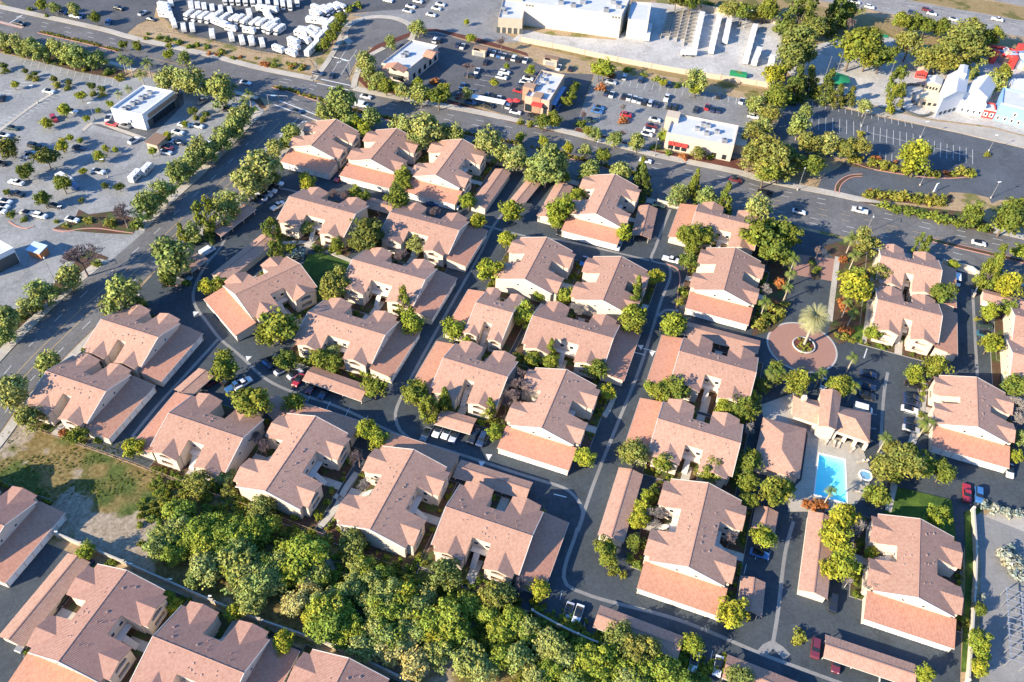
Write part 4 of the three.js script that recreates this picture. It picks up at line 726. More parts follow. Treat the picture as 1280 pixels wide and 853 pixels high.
trees(0, 0, K, 'in the street verge', '1165,575,50,l 1195,545,36,l 1120,620,46,l 1090,650,40,l 1065,685,46,l 965,720,46,l 1005,755,36,l 940,750,40,l 920,785,50,l 885,815,40,l 850,840,44,l 1030,720,36,l');
trees(0, 0, K, 'in a car park island', '15,318,20,k 115,342,16,k 165,357,16,k 260,382,18,k 333,397,18,k 440,415,20,k 490,430,18,k 932,538,24,k 993,552,20,k');
trees(0, 0, K, 'standing in the large car park', '65,408,22,y 390,462,25,y 530,503,18,y 475,535,15,y 418,575,18,y 310,530,34,y 220,590,28,y 340,665,18,y 387,682,16,y 295,700,34,y 510,715,18,y 557,722,16,y 480,750,30,y 815,658,24,y 732,730,24,y 900,600,18,y 400,830,18,y');
trees(0, 0, K, 'shading the large car park', '50,708,54,k 220,758,56,k 120,828,46,k');
trees(0, 0, K, 'in the car park hedge islands', '20,345,20,t 140,378,18,t 170,382,18,t 275,412,20,t 325,427,20,t 450,455,20,t 490,462,18,t 945,570,18,t 985,580,18,t');
trees(0, 200, K, 'in the rows near the brown island', '300,112,42,r 205,185,40,r 392,193,15,k 30,155,18,r 55,265,22,r 505,120,18,k 575,130,24,k');
trees(0, 200, K, 'along the street verge below the campers', '700,215,58,l 790,145,50,l 760,195,36,l 845,75,36,l');
trees(0, 200, K, 'near the brown island', '590,250,60,b 380,460,95,b');
trees(0, 200, K, 'in the brown island', '115,290,20,s 430,290,26,t 540,310,30,t 470,500,26,s 660,320,30,s 320,320,18,t 275,300,14,s');
trees(0, 200, K, 'below the corner shop', '330,570,56,l 205,645,64,l 125,700,46,l 40,770,62,l 20,845,44,l 270,640,30,s 170,720,30,s 95,760,30,s');
trees(0, 200, K, 'between side street and covered parking', '1190,105,72,l 1235,55,60,l 1090,225,62,l 1000,275,56,u 925,350,42,l 845,470,92,l 830,565,48,r 882,360,32,c 575,650,88,l 645,685,38,r');
trees(0, 200, K, 'under the covered parking trees', '1020,385,26,s 960,390,24,s 900,600,20,s 700,700,24,s 1130,170,24,s');
trees(0, 200, K, 'at the end of the long garage row', '1010,610,44,y 1065,600,42,r');
trees(320, 0, K, 'beside the turning circle', '785,130,36,l 650,205,24,l 535,300,46,l 545,345,34,l');
trees(320, 0, K, 'in front of the first restaurant', '590,390,36,l 630,415,36,r 675,420,32,r 715,440,32,l 800,455,46,l 790,395,26,y 885,460,52,r 910,430,32,y 850,470,30,s 560,420,24,s 760,430,24,t');
trees(320, 0, K, 'near the first restaurant car park', '1042,185,22,y 1022,105,16,y 1025,455,26,l 1155,400,20,y 1213,318,16,y 870,395,22,x');
trees(320, 0, K, 'in the first restaurant car park', '1025,320,32,b 985,460,30,b 1190,195,30,b');
trees(320, 0, K, 'in the hedge beside the camper lot', '400,85,32,r 365,170,30,r 325,208,30,r 345,185,24,r 385,125,28,r 300,235,22,s 490,25,22,s 445,45,20,s');
trees(320, 0, K, 'between avenue and corner building', '415,500,66,l 335,550,46,l 440,550,48,l 490,590,42,y 530,625,42,y 565,575,46,l 460,600,34,y');
trees(320, 0, K, 'between avenue and the first gabled roofs', '700,615,46,l 730,645,38,l 830,630,70,l 800,680,50,l 900,660,42,l 965,665,46,l 1130,695,62,l 1180,740,42,l 1075,695,32,l 1250,760,50,l');
trees(320, 0, K, 'between side street and corner building', '170,650,42,l 95,720,42,l 125,700,30,s 195,690,26,s');
trees(320, 140, K, 'between side street and parked cars', '35,275,84,l 10,310,50,l 75,310,36,r');
trees(320, 140, K, 'in the lane behind the avenue buildings', '240,335,42,y 485,385,40,r 525,410,30,r 720,300,46,r 690,415,64,r 1030,430,42,y 1070,530,42,y 1235,465,54,y 1215,620,44,y 1140,755,62,y 715,350,36,r');
trees(320, 140, K, 'behind the courtyard roofs', '365,395,40,b 435,405,40,b 860,485,36,b 685,700,46,b');
trees(320, 140, K, 'in the courtyard', '540,590,84,k 590,605,54,k 495,640,44,k 385,640,38,r 75,590,42,u 100,690,38,u 205,690,42,v 250,560,38,w 770,645,42,w 390,815,64,o 165,665,28,s 300,660,24,s 650,560,26,s');
trees(240, 300, K, 'beside the slanted building', '410,400,92,r 380,450,60,r 690,235,64,o');
trees(240, 300, K, 'between the central garages', '1025,295,42,c 1055,395,60,y 1262,430,56,y');
trees(240, 300, K, 'along the bent lane', '455,585,54,r 605,580,50,r 690,600,42,r 690,540,40,w 885,715,58,r 145,605,70,r 290,780,86,r 490,795,50,r 1080,735,56,r 840,650,30,s');
trees(240, 300, K, 'by the short covered parking', '1155,825,38,u 1225,770,34,c');
trees(0, 360, K, 'between side street and lower gables', '230,370,62,l 60,500,78,l 140,630,72,o');
trees(0, 360, K, 'above the weedy bank', '370,715,48,r 650,765,56,y 420,310,26,s 480,740,24,s 560,620,20,t 300,700,22,x 330,690,24,s');
trees(480, 360, K, 'in the central courtyard', '400,255,32,y 675,130,62,g 755,40,32,g 885,35,42,g 725,345,42,r 820,355,42,r 655,335,26,t 1030,400,56,r 1010,370,40,r');
trees(480, 360, K, 'rising above the central roofs', '810,305,34,c 1215,65,36,c 515,590,34,c 295,545,40,c');
trees(480, 360, K, 'beside the central lane', '1085,505,40,y 1200,170,56,r 150,505,54,r 215,595,44,u 545,700,42,y 985,825,52,y 1215,800,72,o');
trees(480, 360, K, 'between two central gables', '650,470,64,b 615,510,58,b 675,420,50,b 940,100,42,B 590,560,40,b');
trees(640, 200, K, 'between avenue and garage rows', '165,50,62,l 90,75,34,l 220,30,52,l 375,45,40,l 525,60,44,l 805,165,42,l 955,180,44,l 250,85,34,r');
trees(640, 200, K, 'towering over the avenue pavement', '630,95,44,p 655,125,30,p 870,145,34,c 892,95,28,c 1035,195,40,c');
trees(640, 200, K, 'beside the upper garage rows', '235,235,64,y 220,295,38,y 340,145,32,y 300,175,38,y 548,345,44,y 270,270,30,y');
trees(640, 200, K, 'at the lane junction', '690,565,44,y 605,625,34,c 585,760,62,y 780,795,56,y 600,690,30,r');
trees(640, 200, K, 'hiding the avenue building', '860,360,60,r 945,370,52,r 850,480,46,r 880,420,40,r');
trees(640, 200, K, 'by the entry drive gate', '1200,240,58,l 1190,360,76,r 1240,440,54,r 1250,330,50,r 1240,640,36,B 1230,690,32,m 825,640,26,s 820,690,22,t 1205,800,38,t 1230,760,26,s');
trees(950, 200, K, 'screening the entry drive', '100,330,66,r 60,420,70,r 150,375,54,r 130,470,44,r 510,400,66,o 440,600,76,y 490,640,44,y 590,550,52,o 470,560,40,g');
trees(950, 200, K, 'lining the entry drive', '170,480,32,m 155,550,30,m 140,615,28,m 450,380,36,m 465,460,32,m 455,740,30,m 430,690,24,m');
trees(950, 200, K, 'in the entry drive beds', '285,440,28,b 275,530,14,s 290,530,14,s 265,540,14,s 100,600,30,x 85,590,24,x 400,700,28,x 410,720,24,x 60,720,30,t 100,740,28,t 120,700,24,t 70,690,20,x 430,830,24,x 395,820,20,x 250,500,14,s 540,830,40,y 400,480,22,x');
trees(950, 200, K, 'beside the twin buildings by the entry', '785,420,34,u 885,635,58,r 940,508,24,y 1130,540,46,c 1150,480,36,c 1185,600,46,y 1235,600,56,y 1265,445,40,y 1120,735,44,y 1210,710,46,r 1070,620,22,s 1060,780,18,t');
trees(950, 200, K, 'at the sandy avenue corner', '1050,250,56,r 1210,270,76,r 1260,230,52,r 1040,280,30,r');
trees(950, 380, K, 'beside the pool lane parking', '1120,190,50,y 765,335,44,y 865,310,58,r 1230,390,62,r 1240,740,32,y 1250,330,40,y 1270,650,40,w 1250,480,50,B 1265,570,40,B');
trees(950, 380, K, 'round the plaza and clubhouse', '300,335,32,m 455,260,28,m 460,400,32,m 615,650,32,m 815,575,42,m 60,330,36,m 105,330,30,m');
trees(950, 380, K, 'behind the clubhouse', '70,330,50,r 210,380,62,r 395,400,56,r 20,400,40,k 350,380,34,r 640,690,40,o');
trees(950, 380, K, 'in the beds round the plaza', '395,120,18,x 410,160,20,t 450,175,20,t 430,140,18,x 375,150,16,t 185,210,12,t 230,210,12,t 210,230,12,s 200,195,10,s 60,70,24,t 100,45,22,t 30,100,22,t');
trees(950, 380, K, 'between pool and garage lane', '690,760,96,o 620,800,62,r 800,770,64,r 890,810,56,r 740,720,50,r');
trees(760, 380, K, 'beside the plaza buildings', '315,90,54,y 340,395,62,r 260,410,56,r 210,400,34,g 670,490,62,r 620,530,44,r 555,500,42,y 265,770,56,r 490,800,56,r 600,795,42,r 690,750,46,r 700,440,40,r');
trees(760, 380, K, 'by the clubhouse wing', '690,610,40,B 655,790,36,B');
trees(720, 540, K, 'between clubhouse and garage lane', '845,170,52,r 835,250,48,r 840,330,44,r 960,290,72,r 1010,260,46,r 1240,285,28,m');
trees(720, 540, K, 'beside the main lane garage row', '320,360,46,y 305,430,46,y 295,540,40,r 140,560,50,r 155,620,46,r 345,310,30,y');
trees(720, 540, K, 'in the small lane garden', '380,295,26,s 265,612,22,s 295,645,24,s 1160,355,34,x 1195,360,30,x 175,680,22,t 225,690,20,t 200,670,18,s 1120,345,26,x');
trees(720, 540, K, 'over the small carports', '910,510,56,y');
trees(720, 540, K, 'in the notches of the roof below the clubhouse', '750,520,44,b 390,390,44,B 375,440,36,B');
trees(620, 633, K, 'at the foot of the estate', '1150,520,70,y 950,685,54,y 200,410,52,y');
trees(620, 633, K, 'along the creek wall', '600,650,74,o 690,700,84,o 750,690,56,o 640,760,56,o 35,430,66,o 1190,830,62,o 115,390,46,b');
trees(950, 560, K, 'beside the long garage row', '400,335,70,y 390,440,72,y 400,550,76,y 340,590,46,y 535,510,32,y 370,390,50,y');
trees(950, 560, K, 'beside the roof below the lawn', '480,370,52,B 520,660,46,B 435,640,38,B 870,335,62,y 560,215,64,r 600,110,60,o');
trees(950, 633, K, 'by the lowest car parking', '195,635,38,t 800,815,44,y 1065,660,58,y 1070,790,46,y 1060,500,32,r 1080,720,36,y 990,560,26,t');
trees(950, 560, K, 'beyond the boundary wall', '1200,540,46,v 1230,580,40,v 1250,620,40,v 1090,280,28,v 1140,300,28,v 1190,310,26,v 1250,320,30,v 1210,500,36,v 1260,560,36,v 1060,720,30,v');
trees(160, 480, K, 'on the creek bank below the gables', '335,495,66,o 480,460,46,w 640,605,62,o 480,520,36,o');
trees(160, 480, K, 'in the creek wood above the weedy bank', '270,620,72,g 250,700,62,g 400,690,64,g 540,715,70,g 620,700,62,g 470,760,62,g 150,770,72,w 380,790,70,g 320,700,60,g 210,810,60,g 690,690,50,g');
trees(160, 480, K, 'between the creekside gables', '1150,220,52,y 1200,260,50,y 1115,345,52,b 1145,480,48,B 655,290,52,b 620,240,38,b');
trees(0, 633, K, 'at the creek wood end beside the wall', '860,30,62,g 980,100,64,g 1100,160,64,g 1200,130,72,g 780,170,56,w 800,235,42,g 1000,300,82,w 1150,270,84,w 1200,380,84,w 950,350,52,w 1240,60,50,o 900,180,60,g 1080,90,60,g');
trees(0, 633, K, 'behind the creek wall lamps', '1130,500,44,y 415,220,44,y 810,450,36,y 845,480,36,y 540,280,24,s 510,290,20,s');
trees(300, 633, K, 'in the middle of the creek wood', '310,225,108,g 30,330,72,w 100,370,92,w 60,450,72,w 330,390,56,z 270,470,64,z 430,490,84,g 420,570,84,g 510,520,62,g 545,400,64,w 640,360,54,w 700,420,74,w 680,500,68,g 650,600,60,w 800,580,64,w 860,500,62,w 900,570,72,g 1000,530,84,g 1010,640,64,g 960,720,64,w 850,760,74,z 720,720,68,z 580,690,64,w 1110,740,78,w 1180,800,64,w 1250,620,58,g 770,660,60,w 560,600,60,g 480,620,60,g 620,460,54,w 750,520,54,g 1060,600,60,g 160,300,60,g 240,330,56,g 400,350,50,g');
trees(300, 633, K, 'on the creek bank below the middle gables', '550,190,72,o 990,330,78,o 1240,430,72,o 205,665,56,y 600,280,50,g 700,330,46,g 1120,470,60,g 1200,520,60,g 900,430,50,w');
trees(620, 633, K, 'in the creek wood below the carports', '40,610,62,g 30,720,62,g 230,680,62,w 340,745,62,w 110,740,72,w 250,800,64,g 480,770,82,g 600,820,62,g 700,810,72,g 820,800,72,g 380,840,62,g 150,640,54,g 420,700,50,g 180,830,60,w 900,840,60,g');
trees(950, 0, K, 'beside the truck yard', '210,50,82,p 190,200,88,o 150,285,72,o 70,360,48,y 80,460,58,r 375,60,58,p 440,55,50,r 20,50,42,r 60,15,42,r 260,130,60,o 230,260,50,o');
trees(950, 0, K, 'by the batting nets', '180,400,52,p 235,390,42,p 330,415,46,p 380,460,36,p 440,465,32,p 130,460,32,s 260,465,20,s 440,110,32,b 270,420,26,p');
trees(950, 0, K, 'in the middle of the fun park', '460,215,84,r 540,230,74,r 600,260,62,r 690,100,46,r 755,110,42,r 810,120,42,r 885,130,42,r 730,210,64,o 790,280,48,o 970,200,84,o 1000,160,72,o 880,260,74,o 1030,250,72,o 940,295,62,o 1060,180,54,r 1130,175,44,r 520,180,60,r');
trees(950, 0, K, 'beside the white fun park sheds', '1140,400,54,w 1185,355,40,r 665,400,36,u 655,480,38,u 1030,350,32,w');
trees(950, 0, K, 'in the blue grey car park', '515,515,34,l 195,610,48,l 225,545,28,l 780,755,78,y 490,650,20,t 1100,750,16,t 320,700,44,l');
trees(950, 0, K, 'on the wooded avenue corner', '250,690,60,o 330,690,50,o 410,710,48,o 480,710,46,o 60,770,82,o 20,700,54,r 130,760,64,o 190,790,44,o 250,790,50,r 100,820,60,o 30,830,60,r');
trees(950, 0, K, 'in the hedge islands', '970,832,32,t 1020,838,24,s 940,845,22,t 480,775,26,t 540,790,26,t 600,800,28,t 655,815,28,t 715,835,22,t 570,768,16,x 660,785,14,x 555,765,14,x 910,838,16,x 800,835,26,t 860,845,22,t 440,775,22,t');
trees(950, 200, K, 'in the low hedge by the drive loop', '530,165,26,t 580,165,32,t 640,170,34,t 700,178,34,t 760,185,36,t 820,192,36,t 880,198,34,t 600,220,26,s 660,235,28,s 720,250,30,s 780,262,32,s 840,275,32,s 900,290,34,s 960,300,32,s 1020,312,32,s 1080,325,28,s 535,148,14,x');
trees(640, 0, K, 'behind the restaurants', '450,320,50,y 425,335,42,y 900,395,48,l 890,430,32,y 735,400,20,y 88,335,24,y 480,360,26,x 430,425,26,x 1190,500,42,l 700,385,20,s 800,415,18,s 640,360,18,s 560,340,18,s');
trees(640, 0, K, 'beside the drive-through', '265,490,28,r 285,460,26,r 300,430,24,r 312,412,20,r 150,590,36,r 200,575,38,r 40,590,22,t 90,600,20,t');
trees(640, 0, K, 'on the planted avenue median', '275,715,28,y 155,685,28,y 48,665,26,y 358,730,26,l 440,755,40,r');
trees(640, 0, K, 'in front of the red awnings', '375,630,26,r 410,650,26,l 500,670,32,l 610,690,36,l 340,605,26,s 730,655,32,y 900,740,32,o 350,560,26,b 540,520,26,B 535,585,24,x 520,650,30,b 700,715,22,s 760,740,20,s 960,760,22,s 830,760,20,x');
trees(640, 0, K, 'beside the red awning restaurant', '1170,640,52,o 1220,720,72,o 1165,760,62,o 1210,610,44,l 1250,560,50,o 1270,470,50,r');
trees(640, 0, K, 'between avenue and the notched roof', '25,760,48,l 120,790,54,l 195,780,66,l 375,830,42,l 525,840,46,l 630,815,28,c');
trees(640, 0, K, 'behind the truck yard wall', '870,10,40,r 800,-10,46,k 940,20,40,s 1060,40,46,o 1120,50,46,r 1180,60,40,o 1240,40,46,r');
srand(404); { const l = [], a = [[205, 690], [262, 722], [330, 752], [400, 782], [470, 808], [540, 838]]; for (let i = 0; i < 26; i++) { const t = rnd() * 4.99, k = Math.floor(t), f = t - k; l.push(`${a[k][0] + (a[k + 1][0] - a[k][0]) * f + rr(0, 20)},${a[k][1] + (a[k + 1][1] - a[k][1]) * f - rr(4, 44)},${rr(12, 19)},${'gwgywz'[i % 6]}`); } trees(0, 0, 1, 'along the long creek wall', l.join(' ')); }
srand(405); { const l = [], a = [[230, 640], [330, 690], [430, 730], [520, 755], [620, 790], [720, 828], [820, 850]]; for (let i = 0; i < 34; i++) { const t = rnd() * 5.99, k = Math.floor(t), f = t - k; l.push(`${a[k][0] + (a[k + 1][0] - a[k][0]) * f},${a[k][1] + (a[k + 1][1] - a[k][1]) * f + rr(-26, 26)},${rr(11, 18)},${'wgwygw'[i % 6]}`); } trees(0, 0, 1, 'filling the creek wood', l.join(' ')); }
// shrubs on the sandy slope below the campers and along medians
srand(31); { const l = []; for (let i = 0; i < 34; i++) { const t = rnd(), x = 168 + t * 215, y = 34 + t * 44 + rr(4, 14); l.push(`${x},${y},${rr(2.5, 5)},${'stxs'[i % 4]}`); } trees(0, 0, 1, 'on the sandy slope below the campers', l.join(' ')); }
// date palm of the plaza with its ring bed
{
  const base = P(1004.6, 432.7); const g = new THREE.Group(); g.position.set(base.x, 0, base.z);
  mesh('bed', new THREE.CylinderGeometry(3, 3, .5, 40).translate(0, .3, 0), MAT.bark, g); mesh('rim', new THREE.TorusGeometry(3.2, .3, 8, 44).rotateX(Math.PI / 2).translate(0, .45, 0), MAT.kerb, g);
  for (let i = 0; i < 14; i++) { const b = mesh('shrub', CROWN.shrub[i % 3], LEAF.hedge[i % 2], g), a = i * 2.4, q = .8 + (i % 4) * .55; b.position.set(q * Math.cos(a), .85, q * Math.sin(a)); b.scale.set(.6, .5, .6); } top(g, 'planter_ring', 'round kerbed planter in the middle of the plaza', 'planter');
  const v = V(base.x, 12, base.z).project(camera); tree((v.x + 1) * 640, (1 - v.y) * 426.5, 17, 'd', '');
}
// uncounted low planting: round the buildings, on the medians and under the creek wood
function planting(name, label, spots, tone) {   // spots: [x, z, radius, groundY]
  const m = new THREE.InstancedMesh(CROWN.shrub[name.length % 3], LEAF[tone][0], spots.length), o = new THREE.Object3D(), c = new THREE.Color();
  spots.forEach(([x, z, r, y], i) => { o.position.set(x, y + r * .55, z); o.rotation.y = rr(0, 6.28); o.scale.set(r * rr(.8, 1.25), r * rr(.6, .95), r * rr(.8, 1.25)); o.updateMatrix(); m.setMatrixAt(i, o.matrix); const k = rr(.6, 1.25); c.setRGB(k * rr(.85, 1.3), k, k * rr(.7, 1.2)); m.setColorAt(i, c); });
  m.name = numbered(name); m.castShadow = m.receiveShadow = true; m.userData.kind = 'stuff'; m.userData.label = label; m.userData.category = 'planting'; scene.add(m);
}
srand(77);
{ const s = []; placed.forEach(b => { for (let j = 0; j < 46; j++) { const sd = j % 2 ? 1 : -1, x = rr(-b.L / 2 - 1.8, b.L / 2 - .3), z = sd * (b.hw + rr(1.8, 3.4)); if (Math.abs(x) < 1.8) continue; s.push([b.mid.x + x * Math.cos(b.th) + z * Math.sin(b.th), b.mid.z - x * Math.sin(b.th) + z * Math.cos(b.th), rr(.35, .85), .2]); } }); planting('ground_cover', 'low shrubs and ground cover in the beds of the apartment buildings', s, 'mid'); }
{ const s = []; for (let i = 0; i < 420; i++) { const k = rr(.365, .69); if (k > .585 && k < .6) continue; const q = between(rr(.485, .545))[Math.round(k * NF)]; s.push([q[0] + rr(-2, 2), q[1] + rr(-.3, .3), rr(.3, .7), .2]); } for (let i = 0; i < 160; i++) { const k = rr(.125, .21), q = between(rr(.515, .585))[Math.round(k * NF)]; s.push([q[0] + rr(-1.5, 1.5), q[1], rr(.3, .6), .2]); } planting('median_planting', 'low clipped shrubs along the avenue medians', s, 'hedge'); }
{ const s = []; const line = [[205, 640], [262, 650], [330, 680], [400, 720], [480, 750], [560, 780], [640, 800], [720, 830], [800, 850], [900, 880]]; for (let i = 0; i < 1500; i++) { const t = rnd() * (line.length - 1), k = Math.floor(t), f = t - k, a = line[k], b = line[k + 1]; const p = P(a[0] + (b[0] - a[0]) * f + rr(-40, 40), a[1] + (b[1] - a[1]) * f + rr(-52, 46)); s.push([p.x, p.z, rr(.5, 1.6), .02]); } for (let i = 0; i < 900; i++) { const c = (i * 7) % 23, p = P((c * 53) % 240 + rr(-22, 22), 552 + (c * 31) % 80 + rr(-12, 12)); s.push([p.x, p.z, rr(.1, .3), .02]); } planting('undergrowth', 'tangled undergrowth beneath the creek trees', s, 'mid'); }
// ------------------------------------------------------------------ vehicles
const carPaint = (r, g, b) => new THREE.MeshPhysicalMaterial({ color: C(r, g, b), roughness: .35, clearcoat: 1, clearcoatRoughness: .08, metalness: .05 });
const PAINT = { white: carPaint(.78, .78, .77), silver: carPaint(.48, .5, .52), grey: carPaint(.2, .21, .22), black: carPaint(.018, .019, .022), navy: carPaint(.025, .045, .10), blue: carPaint(.05, .16, .38), red: carPaint(.42, .025, .03), maroon: carPaint(.16, .025, .035), green: carPaint(.03, .06, .05), cream: carPaint(.62, .55, .45), teal: carPaint(.04, .14, .18) };
const carGlass = new THREE.MeshStandardMaterial({ color: C(.015, .02, .025), roughness: .06, metalness: .1 });
const wheelGeo = new THREE.CylinderGeometry(.33, .33, .22, 14).rotateX(Math.PI / 2), rimGeo = new THREE.CylinderGeometry(.2, .2, .235, 10).rotateX(Math.PI / 2), lampGeo = new RoundedBoxGeometry(.08, .14, .36, 1, .03);
const prof = (pts, w, bev) => { const s = new THREE.Shape(pts.map(q => new THREE.Vector2(...q))); const g = new THREE.ExtrudeGeometry(s, { depth: w - 2 * bev, bevelEnabled: true, bevelThickness: bev, bevelSize: bev * .7, bevelSegments: 2 }); g.translate(0, 0, -(w - 2 * bev) / 2); return g; };
const CARS = {
  sedan: { body: prof([[-2.25, .32], [2.25, .32], [2.3, .62], [2.1, .82], [.95, .98], [-1.55, 1.0], [-2.2, .94], [-2.3, .6]], 1.82, .12), glass: prof([[1.0, .95], [.25, 1.36], [-.95, 1.38], [-1.75, .98]], 1.62, .2), roof: prof([[.2, 1.36], [.1, 1.42], [-.85, 1.44], [-1.0, 1.37]], 1.34, .1), wb: 1.38, w: .82 },
  suv: { body: prof([[-2.3, .36], [2.25, .36], [2.3, .75], [2.1, 1.0], [1.0, 1.12], [-2.2, 1.14], [-2.34, .7]], 1.92, .12), glass: prof([[1.05, 1.08], [.4, 1.6], [-1.95, 1.62], [-2.22, 1.12]], 1.74, .18), roof: prof([[.35, 1.6], [.25, 1.68], [-1.9, 1.7], [-2.0, 1.62]], 1.5, .1), wb: 1.42, w: .86 },
  pickup: { body: prof([[-2.75, .42], [2.65, .42], [2.7, .85], [2.5, 1.05], [1.4, 1.12], [-.55, 1.12], [-.56, .98], [-2.7, .98], [-2.78, .6]], 1.95, .1), glass: prof([[1.4, 1.08], [.85, 1.66], [-.35, 1.68], [-.55, 1.1]], 1.76, .18), roof: prof([[.8, 1.66], [.7, 1.74], [-.3, 1.75], [-.4, 1.67]], 1.5, .1), wb: 1.72, w: .88 },
  van: { body: prof([[-2.5, .36], [2.45, .36], [2.5, .8], [2.2, 1.1], [1.7, 1.2], [1.55, 1.25], [-2.45, 1.25], [-2.55, .8]], 2.0, .12), glass: prof([[2.0, 1.12], [1.3, 1.78], [.4, 1.84], [.35, 1.2]], 1.86, .15), roof: prof([[1.25, 1.7], [1.1, 2.0], [-2.35, 2.02], [-2.46, 1.2], [.36, 1.2], [.4, 1.72]], 1.9, .12), wb: 1.55, w: .9 },
};
const LAMP_RED = std({ color: C(.35, .02, .02), roughness: .3 });
const carProto = {};
function carBase(type) {
  if (carProto[type]) return carProto[type];
  const d = CARS[type], g = new THREE.Group();
  const b = mesh('body', d.body, PAINT.white, g); for (const z of [-.62, .62]) { mesh('headlight', lampGeo, MAT.lamp, b).position.set(type === 'pickup' ? 2.68 : 2.27, .72, z); mesh('tail_light', lampGeo, LAMP_RED, b).position.set(type === 'pickup' ? -2.76 : -2.3, .8, z); }
  mesh('window_band', d.glass, carGlass, g); mesh('roof', d.roof, PAINT.white, g);
  for (const x of [-d.wb, d.wb]) for (const z of [-d.w, d.w]) { const w = mesh('wheel', wheelGeo, MAT.tyre, g); w.position.set(x, .33, z); mesh('rim', rimGeo, MAT.chrome, w); }
  if (type === 'pickup') mesh('load_bed', new GB().box(-2.68, .985, -.78, -.62, 1.0, .78).build(), MAT.darkMetal, g);
  return carProto[type] = g;
}
const TYPE = { s: 'sedan', u: 'suv', p: 'pickup', v: 'van' };
const CW = { white: 'white', silver: 'silver', grey: 'grey', black: 'black', navy: 'dark navy', blue: 'blue', red: 'red', maroon: 'dark red', green: 'dark green', cream: 'cream', teal: 'dark teal' };
function car(px, py, dir, color, t, where) {
  const type = TYPE[t], g = carBase(type).clone(); const p = P(px, py, .75); g.position.set(p.x, .07, p.z);
  g.rotation.y = dir === 'a' ? GA : dir === 'b' ? GB_ : heading(px, py, dir[0], dir[1]);
  g.traverse(o => { if (o.name === 'body' || o.name === 'roof') o.material = PAINT[color]; });
  const noun = { sedan: 'saloon car', suv: 'estate car', pickup: 'pickup truck', van: 'van' }[type];
  return top(g, { sedan: 'saloon_car', suv: 'estate_car', pickup: 'pickup_truck', van: 'delivery_van' }[type], `${CW[color]} ${noun} ${where}`, type === 'van' ? 'van' : type === 'pickup' ? 'pickup' : 'car', `${CW[color]} ${noun}s ${where}`);
}
const D = { a: 'a', b: 'b', h: [10, 2.2], v: [4, -10], e: [-10, 2.6], m: [10, 2.3], n: [-10, -2.3], d: [10, -6], w: [5, -10], k: [10, 1.5], q: [6, 10] };
const COL = { W: 'white', S: 'silver', G: 'grey', K: 'black', N: 'navy', B: 'blue', R: 'red', M: 'maroon', E: 'green', C: 'cream', T: 'teal' };
const cars = (ox, oy, s, where, str) => { for (const t of str.trim().split(/\s+/)) { const [x, y, d, c, k] = t.split(','); car(ox + x / s, oy + y / s, D[d], COL[c], k || 's', where); } };
cars(720, 80, 5.333, 'in the red awning car park', '325,85,v,S,u 432,103,v,N,u 235,120,h,S 203,190,v,N 238,202,v,W 320,213,v,K 355,222,v,W 392,232,v,W 425,243,v,S 460,252,v,K,u 497,258,v,S,u 540,267,v,N 605,225,v,W,p 625,280,v,K,u 662,285,v,K,u 800,303,v,N,u 875,285,v,R 915,300,v,N 955,305,v,N 620,135,v,N,u 955,210,v,K,u 1105,245,v,W 1185,308,h,K,u 1183,350,h,W,u 152,290,h,B 140,315,h,B 335,338,h,R,u 100,370,h,E 527,370,h,W 505,410,h,M 490,437,h,W 472,467,h,W');
cars(550, 60, 7.53, 'between the two restaurants', '455,35,w,N 500,48,w,W 557,62,w,B 600,73,w,S 650,83,w,K 697,92,w,W,u 740,103,w,K 805,112,w,W 1118,180,w,W 1230,190,w,K 430,130,w,K 350,212,w,W 290,260,h,K,p 210,355,w,B 607,228,h,W,u 580,275,h,W,u 830,285,h,W 800,320,h,W 775,350,h,N 740,402,h,R 437,445,w,G 500,460,w,K 550,475,w,W 285,508,h,B 450,540,h,K 645,540,w,W,u 175,445,w,M 880,635,h,K 710,602,h,W 1105,555,w,B,u');
cars(520, 0, 9.81, 'in the car park before the big store', '300,50,h,W 250,100,h,W 185,178,h,W 235,490,w,W,u 285,490,w,K,u 510,545,w,N 570,565,w,W');
cars(320, 0, K, 'near the turning circle corner lot', '750,30,h,W 735,52,h,S 785,5,h,W 640,2,h,W');
cars(0, 0, K, 'in the car park near the white shop', '235,442,k,W 260,575,q,R,u 345,538,k,W 60,620,k,E 15,655,k,W 5,675,k,W 165,705,k,K,u 145,748,d,S 380,715,k,N 475,830,k,W 8,475,w,K -5,792,k,K');
cars(0, 0, K, 'beside the white shop', '540,600,h,R 525,570,w,W 605,610,h,G 648,680,d,W 862,640,h,W 890,605,h,W 958,610,h,W 820,682,h,W 868,690,h,K 803,737,h,W 812,715,h,M 980,490,d,G,p 1098,522,w,K 1128,528,w,S 1145,535,w,R 1030,680,d,W,p 1070,627,h,K 1185,530,h,T');
cars(0, 0, K, 'driving on the avenue near the camper lot', '95,115,h,K,u 1190,400,m,W');
cars(0, 0, K, 'in the dark upper corner car park', '365,78,h,W,p 390,75,w,B 525,105,w,B,u 575,40,h,K,u 690,62,d,S 730,92,h,K 300,60,h,N');
cars(0, 150, 6.4, 'in the car park near the brown island', '130,500,h,W,p 130,590,h,K,p 40,650,h,W 20,688,h,W -4,724,h,W 215,742,h,C 320,765,h,W,u 575,795,h,W 435,685,h,K 785,410,h,W 1255,532,h,G -2,345,h,K');
cars(320, 0, K, 'waiting at the avenue crossing', '300,355,h,N 368,365,w,N 195,540,h,N 533,468,m,W 512,508,m,W,v');
cars(640, 0, K, 'driving on the avenue past the red awnings', '648,778,m,W');
cars(950, 200, K, 'driving on the avenue past the entry drive', '190,250,m,W 485,245,n,W,p 1063,402,m,W 20,157,m,K');
cars(640, 200, K, 'driving on the avenue behind the estate', '1085,95,m,M 1235,160,m,K');
